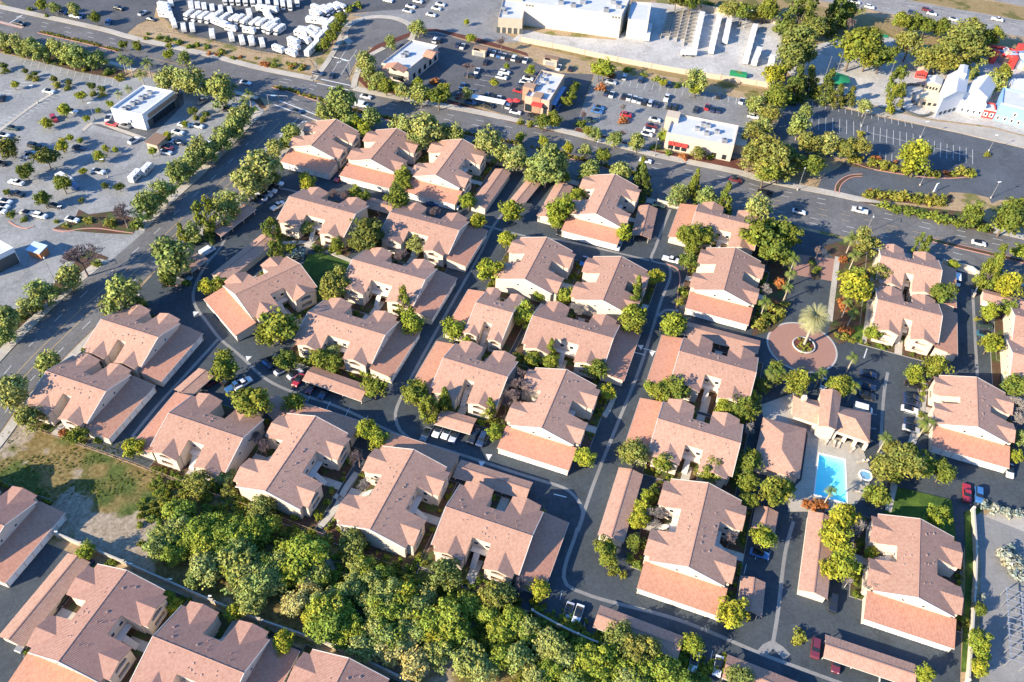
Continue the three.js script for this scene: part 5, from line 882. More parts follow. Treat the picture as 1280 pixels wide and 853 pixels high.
cars(950, 0, K, 'on the freeway', '465,8,m,W 533,33,m,W,u 742,62,m,N,u 810,47,m,M,u 835,65,m,W 940,93,m,W 1152,93,m,W,p');
cars(0, 200, K, 'by the long garage row', '1005,443,d,W,v 895,570,h,G 1255,190,e,N 1270,160,e,W');
cars(320, 140, K, 'parked in the row beside the side street', '100,345,k,W 85,362,k,K 68,380,k,W 47,400,k,S 20,418,k,W 0,435,k,N');
cars(320, 140, K, 'in the lane behind the avenue buildings', '105,455,d,W,p 860,440,a,B 980,450,b,W 400,318,b,R');
cars(640, 200, K, 'at the upper lane junction', '770,483,a,W,p 348,490,b,B 515,415,b,W,u 235,345,b,K 710,218,h,E');
cars(240, 300, K, 'along the bent lane', '500,650,d,W 380,582,d,B 245,697,d,W,p 208,708,d,B,p 105,682,d,M 180,680,d,K 400,600,d,N 435,630,d,W 515,680,b,R 580,715,b,M 640,740,b,N');
cars(480, 360, K, 'by the short covered parking', '203,710,b,G 262,690,b,W 305,698,b,W 342,715,b,S 435,718,b,K,p 475,735,b,N,u');
cars(620, 633, K, 'parked above the creek wood', '350,512,b,S 398,523,b,W 960,755,b,W 1078,775,b,W');
cars(950, 633, K, 'at the estate foot', '270,690,b,M,u 355,470,b,K,u 370,760,b,M 600,845,b,W');
cars(950, 560, K, 'at the garage court end', '1003,220,b,R,p 1062,230,b,B,u');
cars(950, 380, K, 'parked beside the pool lane', '745,393,a,K 735,450,a,N 737,480,a,N 728,512,a,W 738,575,a,N 735,607,a,S 525,340,a,N 520,400,a,N 520,445,a,K 500,510,a,W,v 310,390,b,S 1090,100,a,E 1090,148,a,T 1212,808,b,W');
cars(950, 200, K, 'by the avenue fence', '955,585,b,W,v');
cars(720, 540, K, 'under the small carport tree', '890,592,a,B');
cars(0, 633, K, 'beside the neighbouring garage row', '410,300,b,N 300,450,b,K 120,660,b,G');

// ---- motorhomes and trailers
const rvBody = std({ color: C(.68, .68, .665), roughness: .45 }), rvStripe = [std({ color: C(.3, .33, .38) }), std({ color: C(.35, .22, .16) }), std({ color: C(.12, .2, .34) })];
function rvProto(kind, v) {
  const g = new THREE.Group(), L = kind === 'motorhome' ? 7.4 : kind === 'trailer' ? 6.6 : 11, w = 2.4, h = 3;
  if (kind === 'motorhome') {
    mesh('body', prof([[-L / 2, .5], [1.6, .5], [1.7, 1.9], [L / 2 - .5, 1.95], [L / 2 - .35, 2.5], [L / 2 - 1.1, h], [-L / 2 + .15, h], [-L / 2, 2.8]], w, .1), rvBody, g);
    mesh('cab', prof([[1.5, .45], [L / 2 + .2, .45], [L / 2 + .3, .95], [L / 2 - .3, 1.15], [1.5, 1.2]], 2.0, .1), rvBody, g); mesh('windscreen', prof([[1.55, 1.15], [L / 2 - .35, 1.15], [2.7, 1.9], [1.55, 1.9]], 1.9, .1), carGlass, g);
  } else mesh('body', prof([[-L / 2, .55], [L / 2 - .4, .55], [L / 2, 1.1], [L / 2 - .1, 2.5], [L / 2 - .6, h], [-L / 2 + .2, h], [-L / 2, 2.7]], w, .12), rvBody, g);
  const top_ = g.children[0];
  mesh('roof_unit', new RoundedBoxGeometry(.9, .3, .8, 1, .08), MAT.white, top_).position.set(-.3, h + .13, 0); mesh('roof_hatch', new RoundedBoxGeometry(.5, .14, .5, 1, .04), MAT.metal, top_).position.set(-2, h + .06, .2); mesh('roof_hatch', new RoundedBoxGeometry(.4, .12, .4, 1, .04), MAT.glass, top_).position.set(1.2, h + .05, -.2);
  for (const s of [-1, 1]) { for (const x of [-2.2, -.4]) mesh('window', new RoundedBoxGeometry(1, .6, .06, 1, .02), carGlass, g).position.set(x, 2.05, s * 1.21); mesh('stripe', new GB().box(-L / 2 + .3, 1.25, s * 1.205 - .01, 1.4, 1.45, s * 1.205 + .01).build(), rvStripe[v % 3], g); }
  for (const x of kind === 'motorhome' ? [-1.9, 2.5] : [-.7, .3]) for (const z of [-1.02, 1.02]) { const q = mesh('wheel', wheelGeo, MAT.tyre, g); q.scale.set(1.15, 1.15, 1); q.position.set(x, .38, z); }
  if (kind !== 'motorhome') mesh('hitch', new GB().box(L / 2 - .3, .5, -.08, L / 2 + 1.1, .62, .08).build(), MAT.darkMetal, g);
  return g;
}
const RVP = { M: [0, 1, 2].map(v => rvProto('motorhome', v)), T: [0, 1].map(v => rvProto('trailer', v)), L: [rvProto('long', 2)] };
let ri = 0;
function rv(px, py, d, k, where) { const set = RVP[k], g = set[ri++ % set.length].clone(), p = P(px, py, 1.7); g.position.set(p.x, .06, p.z); g.rotation.y = heading(px, py, ...d); g.scale.setScalar(k === 'L' ? .95 : rr(.82, .92)); const n = k === 'M' ? 'motorhome' : k === 'T' ? 'camping trailer' : 'long travel trailer'; top(g, n.replace(/ /g, '_'), `white ${n} ${where}`, 'camper', `white ${n}s ${where}`); }
const RD = { v: [1.2, 10], V: [3, 10], h: [10, 1.5], H: [-7, 5], D: [5, 7], g: [9, 3.6], x: [9, -9] };
srand(61); const rvs = (ox, oy, s, where, str) => { for (const t of str.trim().split(/\s+/)) { const [x, y, d, k] = t.split(','); rv(ox + x / s, oy + y / s, RD[d], k, where); } };
rvs(190, 0, 9.81, 'in the camper rows beside the corner lot', '478,75,v,M 560,80,v,M 640,90,v,M 738,105,v,M 842,115,v,M 957,135,V,M 1192,165,V,M 455,170,H,M 545,190,H,M 632,200,H,M 712,215,H,M 790,195,H,M 890,210,H,M 1000,225,H,M 1070,230,H,M 1150,255,H,M 1250,275,H,M 265,285,V,T 385,335,v,T 492,335,v,T 735,415,v,T 970,450,V,T 1100,490,V,T 1212,500,V,T 830,275,g,L 965,335,h,T 1190,365,h,T 140,50,h,T 148,90,h,T 152,130,h,T 160,170,h,T 225,20,V,T 890,-5,v,M 970,-5,v,M 1050,0,v,M 1140,5,v,M 1230,10,v,M 230,200,V,T');
rvs(310, 0, 9.81, 'in the camper rows beside the hedge', '55,5,v,M 140,15,v,M 240,20,v,M 345,35,v,M 425,50,v,M 510,62,v,M 600,15,v,M 235,105,h,L 250,195,D,L 320,280,H,M 95,265,H,M 165,285,H,M 235,325,H,M 290,345,H,M 385,355,H,M 45,490,V,T 170,520,V,T 372,592,g,T 535,640,g,T 565,565,g,T 560,500,g,T 695,480,g,T 650,400,h,T 690,365,h,T 815,360,g,T 780,415,g,T 850,250,h,L 835,160,g,M 920,135,g,M 970,105,g,M 1050,90,g,M 1130,75,g,M 840,90,g,T 785,590,x,L 905,430,x,L 1000,290,x,L');
rvs(0, 150, 6.4, 'parked in the large car park', '1082,440,x,T 1172,385,x,T');
// a box truck in the car park, truck boxes in the yard
function boxTruck(px, py, d, cab, label, L = 6) {
  const g = new THREE.Group(), p = P(px, py, 1.7); g.position.set(p.x, .06, p.z); g.rotation.y = heading(px, py, ...d);
  mesh('cargo_box', new RoundedBoxGeometry(L, 2.5, 2.45, 1, .04).translate(-1.2, 2.1, 0), rvBody, g); mesh('cab', prof([[L / 2 - 1, .5], [L / 2 + 1.1, .5], [L / 2 + 1.15, 1.2], [L / 2 + .75, 2.2], [L / 2 - 1, 2.25]], 2.1, .1), cab, g); mesh('windscreen', prof([[L / 2 + .8, 1.3], [L / 2 + 1.12, 1.3], [L / 2 + .82, 2.05], [L / 2 + .7, 2.05]], 1.9, .04), carGlass, g);
  mesh('chassis', new GB().box(-L / 2 - 1, .5, -.5, L / 2, .8, .5).build(), MAT.darkMetal, g); for (const x of [-L / 2 + .4, L / 2]) for (const z of [-.95, .95]) { const q = mesh('wheel', wheelGeo, MAT.tyre, g); q.scale.set(1.4, 1.4, 1.3); q.position.set(x, .46, z); }
  top(g, 'box_truck', label, 'truck');
}
boxTruck(84, 227, [10, 6], PAINT.blue, 'large white box truck with blue cab in the car park', 7);
boxTruck(861, 65, [-10, -.6], PAINT.white, 'white truck crossing the pale yard', 4.5);
const boxGeo = (() => { const g = new GB(); g.box(-2.6, .5, -1.25, 2.6, 3.1, 1.25); for (let i = -2; i <= 2; i++) for (const s of [-1, 1]) g.box(i - .05, .5, s * 1.25 - .03, i + .05, 3.1, s * 1.25 + .03); return g.build(); })();
function truckBox(px, py, d, group, sc = 1) { const g = new THREE.Group(), p = P(px, py, 1.8); g.position.set(p.x, .06, p.z); g.rotation.y = heading(px, py, ...d); g.scale.x = sc; mesh('box', boxGeo, rvBody, g); mesh('chassis', new GB().box(-2.5, .35, -.6, 2.5, .5, .6).build(), MAT.darkMetal, g); for (const x of [-1.8, 1.8]) for (const z of [-1, 1]) mesh('wheel', wheelGeo, MAT.tyre, g).position.set(x, .35, z); top(g, 'truck_box', 'white truck body standing ' + group, 'truck body', 'white truck bodies ' + group); }
{ const row = (a, b, n, grp) => { const sp = P(800 + a[0] / 6.737, a[1] / 6.737, 1.8).distanceTo(P(800 + b[0] / 6.737, b[1] / 6.737, 1.8)) / (n - 1), sc = Math.min(1.2, sp * .74 / 5.2); for (let i = 0; i < n; i++) { const t = i / (n - 1), x = a[0] + (b[0] - a[0]) * t, y = a[1] + (b[1] - a[1]) * t; truckBox(800 + x / 6.737, y / 6.737, [b[0] - a[0], b[1] - a[1]], grp, sc); } };
  row([520, 135], [470, 365], 6, 'beside the steel racks'); row([665, 160], [605, 410], 6, 'in the second row of the yard'); row([748, 195], [722, 320], 3, 'in the third row of the yard'); row([965, 240], [895, 495], 6, 'in the row nearest the yard trees'); row([997, 440], [972, 505], 2, 'at the end of the yard row'); row([75, 240], [62, 300], 2, 'beside the big store dock'); row([1112, 500], [1104, 545], 2, 'under the yard trees'); }
{ // low divider walls in the yard: four slanting spines, each with a comb of bays
  const z = Z(800, 0, 6.737), cols = [[235, 120, 172, 328], [303, 110, 240, 342], [365, 100, 305, 356], [425, 112, 366, 390]];
  cols.forEach(([x0, y0, x1, y1]) => {
    const a = P(...z([x0, y0])), b = P(...z([x1, y1])), g = new THREE.Group(); g.position.set(a.x, .05, a.z);
    mesh('spine', ribbon([[0, 0], [b.x - a.x, b.z - a.z]], .3, 1.0, .98), MAT.sidewalk, g);
    for (let i = 0; i < 9; i++) { const t = (i + .3) / 9, px = z([x0 + (x1 - x0) * t, y0 + (y1 - y0) * t]), qx = z([x0 + (x1 - x0) * t + 60, y0 + (y1 - y0) * t - 13]), c = P(...px), d = P(...qx); mesh('divider', ribbon([[c.x - a.x, c.z - a.z], [d.x - a.x, d.z - a.z]], .3, 1.3, 1.28), MAT.sidewalk, g); }
    top(g, 'storage_bay', 'comb of low concrete divider walls in the yard', 'storage bay', 'concrete divider combs in the yard');
  });
}
{ const g = new THREE.Group(), p = P(923, 93, 1); g.position.set(p.x, .06, p.z); g.rotation.y = heading(923, 93, 10, 1.6); mesh('bin', new GB().box(-3.6, .1, -1.2, 3.6, 1.9, 1.2).build(), MAT.green, g); for (let i = 0; i < 7; i++) mesh('rib', new GB().box(-3.3 + i * 1.1, .1, -1.28, -3.2 + i * 1.1, 1.9, 1.28).build(), MAT.green, g); mesh('load', crownGeo(71, 120, .16, 'round', .5, 8), LEAF.olive[0], g).scale.set(3.2, .5, 1); g.children[8].position.y = 1.9; top(g, 'skip_container', 'green skip container filled with brush in the yard', 'skip'); }

// ------------------------------------------------------------------ commercial buildings
function block(corners, h, par, wallMat, roofMat, inset = .4) {   // corners: roof-edge corners [x,z]; closed walls with a parapet
  const g = new THREE.Group(), c = corners.reduce((a, p) => [a[0] + p[0] / corners.length, a[1] + p[1] / corners.length], [0, 0]); g.position.set(c[0], 0, c[1]);
  const o = corners.map(p => [p[0] - c[0], p[1] - c[1]]), ins = o.map(p => { const L = Math.hypot(...p); return [p[0] * (1 - inset * 1.3 / L), p[1] * (1 - inset * 1.3 / L)]; });
  mesh('wall', new GB().outline(o, () => h + par, h + par - .02, [ins]).build(), wallMat, g); mesh('roof', new GB().outline(ins, () => h, .1).build(), roofMat, g);
  return { g, o, c };
}
const q3 = (ox, oy, s) => (x, y, h) => xz(P(ox + x / s, oy + y / s, h));
function rect(a, b, c) { return [a, b, [b[0] + c[0] - a[0], b[1] + c[1] - a[1]], c]; }   // a corner, its two neighbours b, c
function wallFeature(B, i, t, w, y0, y1, mat, name, proud = .05) { // a box on wall i (from corner i to i+1) at fraction t
  const a = B.o[i], b = B.o[(i + 1) % B.o.length], d = Math.atan2(-(b[1] - a[1]), b[0] - a[0]), m = mesh(name, new GB().box(-w / 2, y0, -proud, w / 2, y1, proud).build(), mat, B.g); m.position.set(a[0] + (b[0] - a[0]) * t, 0, a[1] + (b[1] - a[1]) * t); m.rotation.y = d; return m;
}
function hvac(B, x, z, h, s = 1) { const m = mesh('roof_unit', new RoundedBoxGeometry(1.7 * s, 1.1 * s, 1.4 * s, 1, .06), MAT.metal, B.g); m.position.set(x, h + .6 * s, z); mesh('fan', new THREE.CylinderGeometry(.45 * s, .45 * s, .14, 14), MAT.darkMetal, m).position.y = .6 * s; }
{ // white shop in the large car park
  const q = q3(130, 100, 6.4), h = 6; let B = block(rect(q(50, 225, h + .8), q(310, 40, h + .8), q(300, 275, h + .8)), h, .8, MAT.white, MAT.roofWhite);
  srand(5); for (let i = 0; i < 7; i++) { const p = q(160 + i * 34, 232 - i * 22 + (i % 2) * 10, h + .6); hvac(B, p[0] - B.c[0], p[1] - B.c[1], h, 1.1); }
  wallFeature(B, 2, .4, 17, 3.6, 5.3, MAT.brick, 'sign_band', .14); wallFeature(B, 2, .42, 18, .1, 3.2, MAT.darkMetal, 'shop_front', .1); for (let i = 0; i < 7; i++) wallFeature(B, 2, .12 + i * .1, 1.7, .4, 2.9, MAT.glass, 'window', .16); wallFeature(B, 3, .52, 2.4, 2.3, 3.5, std({ color: C(.4, .47, .52) }), 'awning', .5); wallFeature(B, 3, .52, 1.5, .1, 2.3, MAT.glass, 'door', .07);
  top(B.g, 'shop', 'flat white box shop in the large car park', 'shop');
}
{ // corner shop at the left edge
  const q = q3(0, 300, 9.81), h = 6; let B = block(rect(q(160, 95, h), q(-300, 320, h), q(-60, -30, h)), h - .6, .6, MAT.white, MAT.roofWhite);
  wallFeature(B, 0, .3, 6.5, .1, 4.2, MAT.darkMetal, 'arched_door', .1); top(B.g, 'shop', 'white corner shop with dark arched doorway beside the street', 'shop');
}
{ // first restaurant
  const q = q3(460, 40, 11.37), h = 6; let B = block(rect(q(185, 440, h + .7), q(620, 105, h + .7), q(570, 530, h + .7)), h, .7, std({ color: C(.78, .66, .54), map: T.stucco }), MAT.roofWhite);
  const gab = (i, t, w, ht) => { const a = B.o[i], b = B.o[(i + 1) % 4], d = Math.atan2(-(b[1] - a[1]), b[0] - a[0]); const g = new GB(); g.poly([[-w / 2, h - 1, .3], [w / 2, h - 1, .3], [w / 2, h + 1, .3], [0, ht, .3], [-w / 2, h + 1, .3]]); const wl = mesh('gable', g.build(), MAT.stuccoB, B.g); const r = new GB(); r.slab([[-w / 2 - .3, h + .95, .6], [0, ht + .1, .6], [0, ht + .1, -4], [-w / 2 - .3, h + .95, -4]], .15); r.slab([[0, ht + .1, .6], [w / 2 + .3, h + .95, .6], [w / 2 + .3, h + .95, -4], [0, ht + .1, -4]], .15); const rf = mesh('gable_roof', r.build(), MAT.tileRed, B.g); for (const m of [wl, rf]) { m.position.set(a[0] + (b[0] - a[0]) * t, 0, a[1] + (b[1] - a[1]) * t); m.rotation.y = d; } };
  gab(3, .4, 9, h + 2.4); gab(2, .35, 6, h + 2.2); const p = q(540, 300, h + 1); hvac(B, p[0] - B.c[0], p[1] - B.c[1], h, 1.4); const p2 = q(600, 330, h + 1); hvac(B, p2[0] - B.c[0] - 3, p2[1] - B.c[1], h, 1.2);
  wallFeature(B, 3, .45, 6.5, 2.2, 3.1, MAT.darkMetal, 'awning', .4); for (let i = 0; i < 5; i++) wallFeature(B, 2, .1 + i * .18, 1.9, .8, 3, MAT.glass, 'window', .07); wallFeature(B, 3, .4, 5, .6, 2.2, MAT.glass, 'window', .07);
  top(B.g, 'restaurant', 'cream restaurant with small tiled gables by the turning circle', 'restaurant');
}
{ // second restaurant with drive-through
  const q = q3(550, 60, 7.53), h = 6; let B = block(rect(q(800, 450, h + .9), q(955, 205, h + .9), q(1030, 500, h + .9)), h, .9, std({ color: C(.66, .48, .36), map: T.stucco }), MAT.roofWhite);
  for (const [x, y] of [[960, 290], [1010, 320], [1030, 400], [930, 340], [990, 250]]) { const p = q(x, y, h + .6); hvac(B, p[0] - B.c[0], p[1] - B.c[1], h, 1); }
  const box = (x, y, w, d, y0, y1, mat, name) => { const p = q(x, y, y1); const m = mesh(name, new GB().cbox(0, y0, 0, w, y1 - y0, d).build(), mat, B.g); m.position.set(p[0] - B.c[0], 0, p[1] - B.c[1]); m.rotation.y = Math.atan2(-(B.o[2][1] - B.o[3][1]), B.o[2][0] - B.o[3][0]); return m; };
  box(845, 350, 4, 4.6, 0, 7.6, MAT.brick, 'tower'); box(925, 440, 4.4, 3.4, 0, 7.4, MAT.brick, 'tower'); wallFeature(B, 3, .45, 4.4, 4.6, 5.4, MAT.red, 'sign', 2.4); for (const t of [.15, .75, .9]) wallFeature(B, 3, t, 1.6, .4, 3.6, MAT.glass, 'window', .07); wallFeature(B, 2, .5, 15, 3.4, 3.6, std({ color: C(.25, .38, .6), roughness: .4, metalness: .3 }), 'canopy', 1.8);
  top(B.g, 'restaurant', 'tan restaurant with red sign and blue drive-through canopy', 'restaurant');
  const um = (x, y, col, i) => { const g = new THREE.Group(), p = P(550 + x / 7.53, 60 + y / 7.53, 2.4); g.position.set(p.x, .06, p.z); mesh('canopy', new THREE.ConeGeometry(1.7, .6, 8).translate(0, 2.5, 0), MAT.red, g); mesh('pole', new THREE.CylinderGeometry(.04, .04, 2.4, 6).translate(0, 1.2, 0), MAT.metal, g); top(g, 'parasol', 'red parasol on the terrace of the tan restaurant', 'parasol', 'red terrace parasols'); };
  um(660, 490); um(720, 490);
  const g = new THREE.Group(), a = P(550 + 300 / 7.53, 60 + 455 / 7.53, 2.8), b = P(550 + 610 / 7.53, 60 + 515 / 7.53, 2.8), m = a.clone().add(b).multiplyScalar(.5), L = a.distanceTo(b); g.position.set(m.x, .06, m.z); g.rotation.y = Math.atan2(-(b.z - a.z), b.x - a.x); mesh('roof', new GB().box(-L / 2, 2.7, -1.5, L / 2, 2.95, 1.5).build(), MAT.white, g); for (const x of [-L / 2 + 1, 0, L / 2 - 1]) mesh('post', new GB().cbox(x, 0, 0, .2, 2.7, .2).build(), MAT.metal, g); top(g, 'shade_canopy', 'long white shade canopy over parked cars', 'canopy');
}
{ // restaurant with red awnings
  const q = q3(720, 80, 5.333), h = 6.5; let B = block(rect(q(605, 455, h + .7), q(650, 325, h + .7), q(1055, 545, h + .7)), h, .7, std({ color: C(.72, .60, .50), map: T.stucco }), MAT.roofWhite);
  for (const [x, y] of [[850, 400], [880, 410], [940, 450], [870, 460], [810, 430], [990, 510]]) { const p = q(x, y, h + .7); hvac(B, p[0] - B.c[0], p[1] - B.c[1], h, 1.2); }
  for (const t of [.1, .2, .3]) { wallFeature(B, 3, 1 - t, 2.2, 2.6, 3.9, MAT.red, 'awning', .8); wallFeature(B, 3, 1 - t, 2, .6, 2.6, MAT.glass, 'window', .07); } for (const t of [.6, .75, .9]) wallFeature(B, 3, 1 - t, 1.6, .6, 2.6, MAT.glass, 'window', .07);
  const p = q(650, 335, h + 2); const m = mesh('entrance_tower', new GB().cbox(0, 0, 0, 5, h + 2, 5).build(), MAT.tan, B.g); m.position.set(p[0] - B.c[0], 0, p[1] - B.c[1]); m.rotation.y = Math.atan2(-(B.o[2][1] - B.o[1][1]), B.o[2][0] - B.o[1][0]);
  const p2 = q(1100, 500, 4), m2 = mesh('service_wing', new GB().cbox(0, 0, 0, 5, 4, 9).build(), MAT.tan, B.g); m2.position.set(p2[0] - B.c[0], 0, p2[1] - B.c[1]); m2.rotation.y = m.rotation.y;
  top(B.g, 'restaurant', 'flat roofed restaurant with three red awnings', 'restaurant');
}
{ // big store
  const q = q3(610, 0, 5.818), h = 11; let B = block(rect(q(972, 110, h), q(1040, -30, h), q(240, 10, h)), h - .6, .6, std({ color: C(.80, .74, .64), map: T.stucco }), MAT.roofWhite);
  for (const [x, y] of [[620, 40], [690, 14], [860, 75], [950, 48], [530, 18], [910, 15]]) { const p = q(x, y, h); hvac(B, p[0] - B.c[0], p[1] - B.c[1], h - .6, 1.5); }
  for (const t of [.02, .05, .08]) for (const e of [0, .86]) wallFeature(B, 3, 1 - t - e, .9, 9.3, 10, MAT.darkMetal, 'wall_vent', .06);
  top(B.g, 'store', 'huge flat white store with rooftop units above the yard', 'store');
  let E = block(rect(q(75, 128, 7), q(110, -10, 7), q(250, 140, 7)), 6.4, .6, MAT.tan, MAT.roofWhite); wallFeature(E, 3, .5, 12, .1, 2.6, MAT.darkMetal, 'entrance', .2); for (let i = 0; i < 4; i++) wallFeature(E, 3, .14 + i * .24, .9, .1, 2.7, MAT.tan, 'column', .35); for (const [x, y] of [[110, 60], [125, 90]]) { const p = q(x, y, 7); hvac(E, p[0] - E.c[0], p[1] - E.c[1], 6.4, 1.3); }
  top(E.g, 'store_entrance', 'lower tan entrance wing of the big store', 'store wing');
  let F_ = block(rect(q(1020, 140, 9), q(1045, 10, 9), q(1170, 150, 9)), 8.4, .6, std({ color: C(.80, .74, .64), map: T.stucco }), MAT.roofWhite); wallFeature(F_, 2, .5, 8, .1, 7, MAT.brick, 'brick_panel', .12); top(F_.g, 'loading_wing', 'white loading wing at the end of the big store', 'store wing');
}
{ // fun park sheds
  const q = q3(1100, 80, 7.11);
  const shed = (a, b, c, h, rise, wm, rm, label) => { const g = new THREE.Group(), f = rect(q(...a, h), q(...b, h), q(...c, h)), ctr = [(f[0][0] + f[2][0]) / 2, (f[0][1] + f[2][1]) / 2]; g.position.set(ctr[0], 0, ctr[1]); const o = f.map(p => [p[0] - ctr[0], p[1] - ctr[1]]); const w = new GB(); const m0 = [(o[0][0] + o[3][0]) / 2, (o[0][1] + o[3][1]) / 2], m1 = [(o[1][0] + o[2][0]) / 2, (o[1][1] + o[2][1]) / 2];
    for (let i = 0; i < 4; i++) { const p = o[i], r = o[(i + 1) % 4]; const k = [[p[0] * .97, .02, p[1] * .97], [r[0] * .97, .02, r[1] * .97], [r[0] * .97, h - .05, r[1] * .97]]; const t = i === 3 ? m0 : i === 1 ? m1 : null; if (t) k.push([t[0] * .97, h + rise - .1, t[1] * .97]); k.push([p[0] * .97, h - .05, p[1] * .97]); w.poly(k); }
    mesh('wall', w.build(), wm, g); const r = new GB(); r.slab([[o[0][0], h, o[0][1]], [o[1][0], h, o[1][1]], [m1[0], h + rise, m1[1]], [m0[0], h + rise, m0[1]]], .15); r.slab([[m0[0], h + rise, m0[1]], [m1[0], h + rise, m1[1]], [o[2][0], h, o[2][1]], [o[3][0], h, o[3][1]]], .15); mesh('roof', r.build(), rm, g); const wd = Math.atan2(-(o[0][1] - o[3][1]), o[0][0] - o[3][0]), wl = Math.hypot(o[0][0] - o[3][0], o[0][1] - o[3][1]); for (let i = 1; i < 5; i++) { const d = mesh('window', new GB().box(-.06 * wl, .9, -.07, .06 * wl, Math.min(2.3, h * .6), .07).build(), MAT.glass, g); const p = [o[3][0] + (o[0][0] - o[3][0]) * i / 5, o[3][1] + (o[0][1] - o[3][1]) * i / 5]; d.position.set(p[0] * .97, 0, p[1] * .97); d.rotation.y = wd; mesh('frame', new GB().box(-.07 * wl, .8, -.04, .07 * wl, .9, .1).build(), MAT.frame, d); }
    top(g, 'fun_park_shed', label, 'building'); return { g, o }; };
  shed([560, 310], [600, 100], [770, 250], 9, 1.6, MAT.white, MAT.roofWhite, 'tall white fun park hall with pale roof');
  shed([740, 260], [850, 120], [960, 300], 7, 3, MAT.white, MAT.roofWhite, 'white gabled fun park hall beside the tall one');
  shed([700, 80], [715, 5], [775, 90], 12, .4, MAT.white, MAT.roofWhite, 'narrow white fun park tower');
  const facade = (a, b, depth, h, wm, n, rows, label) => {   // block whose front stands on the photo's base line a-b
    const A = q(...a, 0), Bq = q(...b, 0), L = Math.hypot(Bq[0] - A[0], Bq[1] - A[1]), nx = (Bq[1] - A[1]) / L, nz = -(Bq[0] - A[0]) / L, D = [A[0] + nx * depth, A[1] + nz * depth];
    const B = block(rect(A, Bq, D), h - .5, .5, wm, MAT.roofWhite);
    for (let r = 0; r < rows; r++) for (let i = 0; i < (r ? 1 : n); i++) { const t = r ? .42 : (i + .5) / n, f = wallFeature(B, 0, t, 1.5, .8 + r * 2.7, 2.6 + r * 2.7, MAT.white, 'window_frame', .1); mesh('pane', new GB().box(-.35, 1.1 + r * 2.7, -.14, .35, 2.3 + r * 2.7, .14).build(), MAT.glass, f); }
    wallFeature(B, 0, .5, L, h - .35, h + .05, MAT.white, 'cornice', .16);
    top(B.g, 'fun_park_shed', label, 'building'); return B;
  };
  facade([690, 432], [898, 470], 10, 5.4, MAT.white, 4, 1, 'low white fun park front with a row of windows');
  facade([897, 474], [1000, 492], 6, 4, MAT.red, 2, 1, 'small red fun park booth with two white windows');
  facade([1003, 500], [1370, 592], 14, 8, std({ color: C(.24, .42, .68), roughness: .7 }), 6, 2, 'pale blue fun park hall with white windows');
  shed([360, 300], [370, 250], [610, 330], 4, .6, MAT.tan, std({ color: C(.62, .55, .4) }), 'long tan roofed fun park stall');
  shed([410, 165], [430, 100], [550, 190], 3.6, .8, MAT.tan, MAT.roofWhite, 'small pale roofed fun park kiosk');
  shed([330, 60], [345, 15], [430, 75], 3.2, 1, MAT.red, MAT.tan, 'tiny red walled kiosk with tan roof');
  shed([1165, 290], [1170, 130], [1400, 320], 7, .8, MAT.white, MAT.roofWhite, 'white fun park hall behind the blue roof');
  // green canopy and net posts
  const gc = new THREE.Group(), gp = P(1048, 97, 3); gc.position.set(gp.x, 0, gp.z); mesh('canopy', new THREE.CylinderGeometry(1.2, 5.6, 1.1, 6).translate(0, 3.2, 0), MAT.green, gc); for (let i = 0; i < 6; i++) mesh('post', new THREE.CylinderGeometry(.08, .08, 2.8, 6).translate(5 * Math.cos(i * 1.047), 1.4, 5 * Math.sin(i * 1.047)), MAT.metal, gc); top(gc, 'shade_tent', 'green hexagonal canopy in the batting area', 'canopy');
  for (const [bx, by, tx, ty] of [[1032, 95, 1042, 66], [1046, 90, 1047, 70], [1100, 86, 1075, 70], [1110, 100, 1100, 80]]) { const a = P(bx, by), g = new THREE.Group(); g.position.set(a.x, 0, a.z); mesh('pole', new THREE.CylinderGeometry(.07, .11, 9, 8).translate(0, 4.5, 0), MAT.metal, g); mesh('cap', new THREE.SphereGeometry(.13, 8, 6).translate(0, 9.05, 0), MAT.metal, g); top(g, 'net_pole', 'slim metal pole round the batting area', 'pole', 'batting net poles'); }
  // play frame at the edge: red tubes and slides
  const pf = new THREE.Group(), pp = P(1262, 72, 2); pf.position.set(pp.x, 0, pp.z); srand(8);
  for (let i = 0; i < 7; i++) { const c = new THREE.CatmullRomCurve3([V(rr(-9, -3), rr(1, 4.5), rr(-6, 6)), V(rr(-3, 3), rr(2, 5), rr(-6, 6)), V(rr(3, 9), rr(.6, 3), rr(-6, 6))]); mesh('slide', new THREE.TubeGeometry(c, 16, .55, 8), i % 3 === 1 ? MAT.blueTrim : i % 3 === 2 ? std({ color: C(.75, .35, .22) }) : MAT.red, pf); }
  for (let i = 0; i < 8; i++) { const t = mesh('tower', new GB().cbox(0, 0, 0, 1.8, rr(3, 5.5), 1.8).build(), [MAT.red, MAT.tan, MAT.white][i % 3], pf); t.position.set(rr(-9, 9), 0, rr(-6, 6)); }
  pf.scale.setScalar(1.25); top(pf, 'play_frame', 'red and blue tangle of slides beside the fun park', 'playground');
  // go-kart barrier loops
  for (const [l, lab] of [[[[1128, 112], [1135, 107], [1150, 108], [1168, 114]], 'black barrier behind the kart bends'], [[[1142, 118], [1141, 128], [1146, 132], [1152, 128], [1150, 120]], 'black tyre loop in the kart track'], [[[1126, 136], [1134, 141], [1150, 146], [1160, 145], [1164, 142]], 'black barrier in front of the kart track']]) top(mesh('tyre_wall', ribbon(smooth(pxPoly(l), 1), .8, .9, .85), MAT.darkMetal), 'tyre_wall', lab, 'barrier');
}
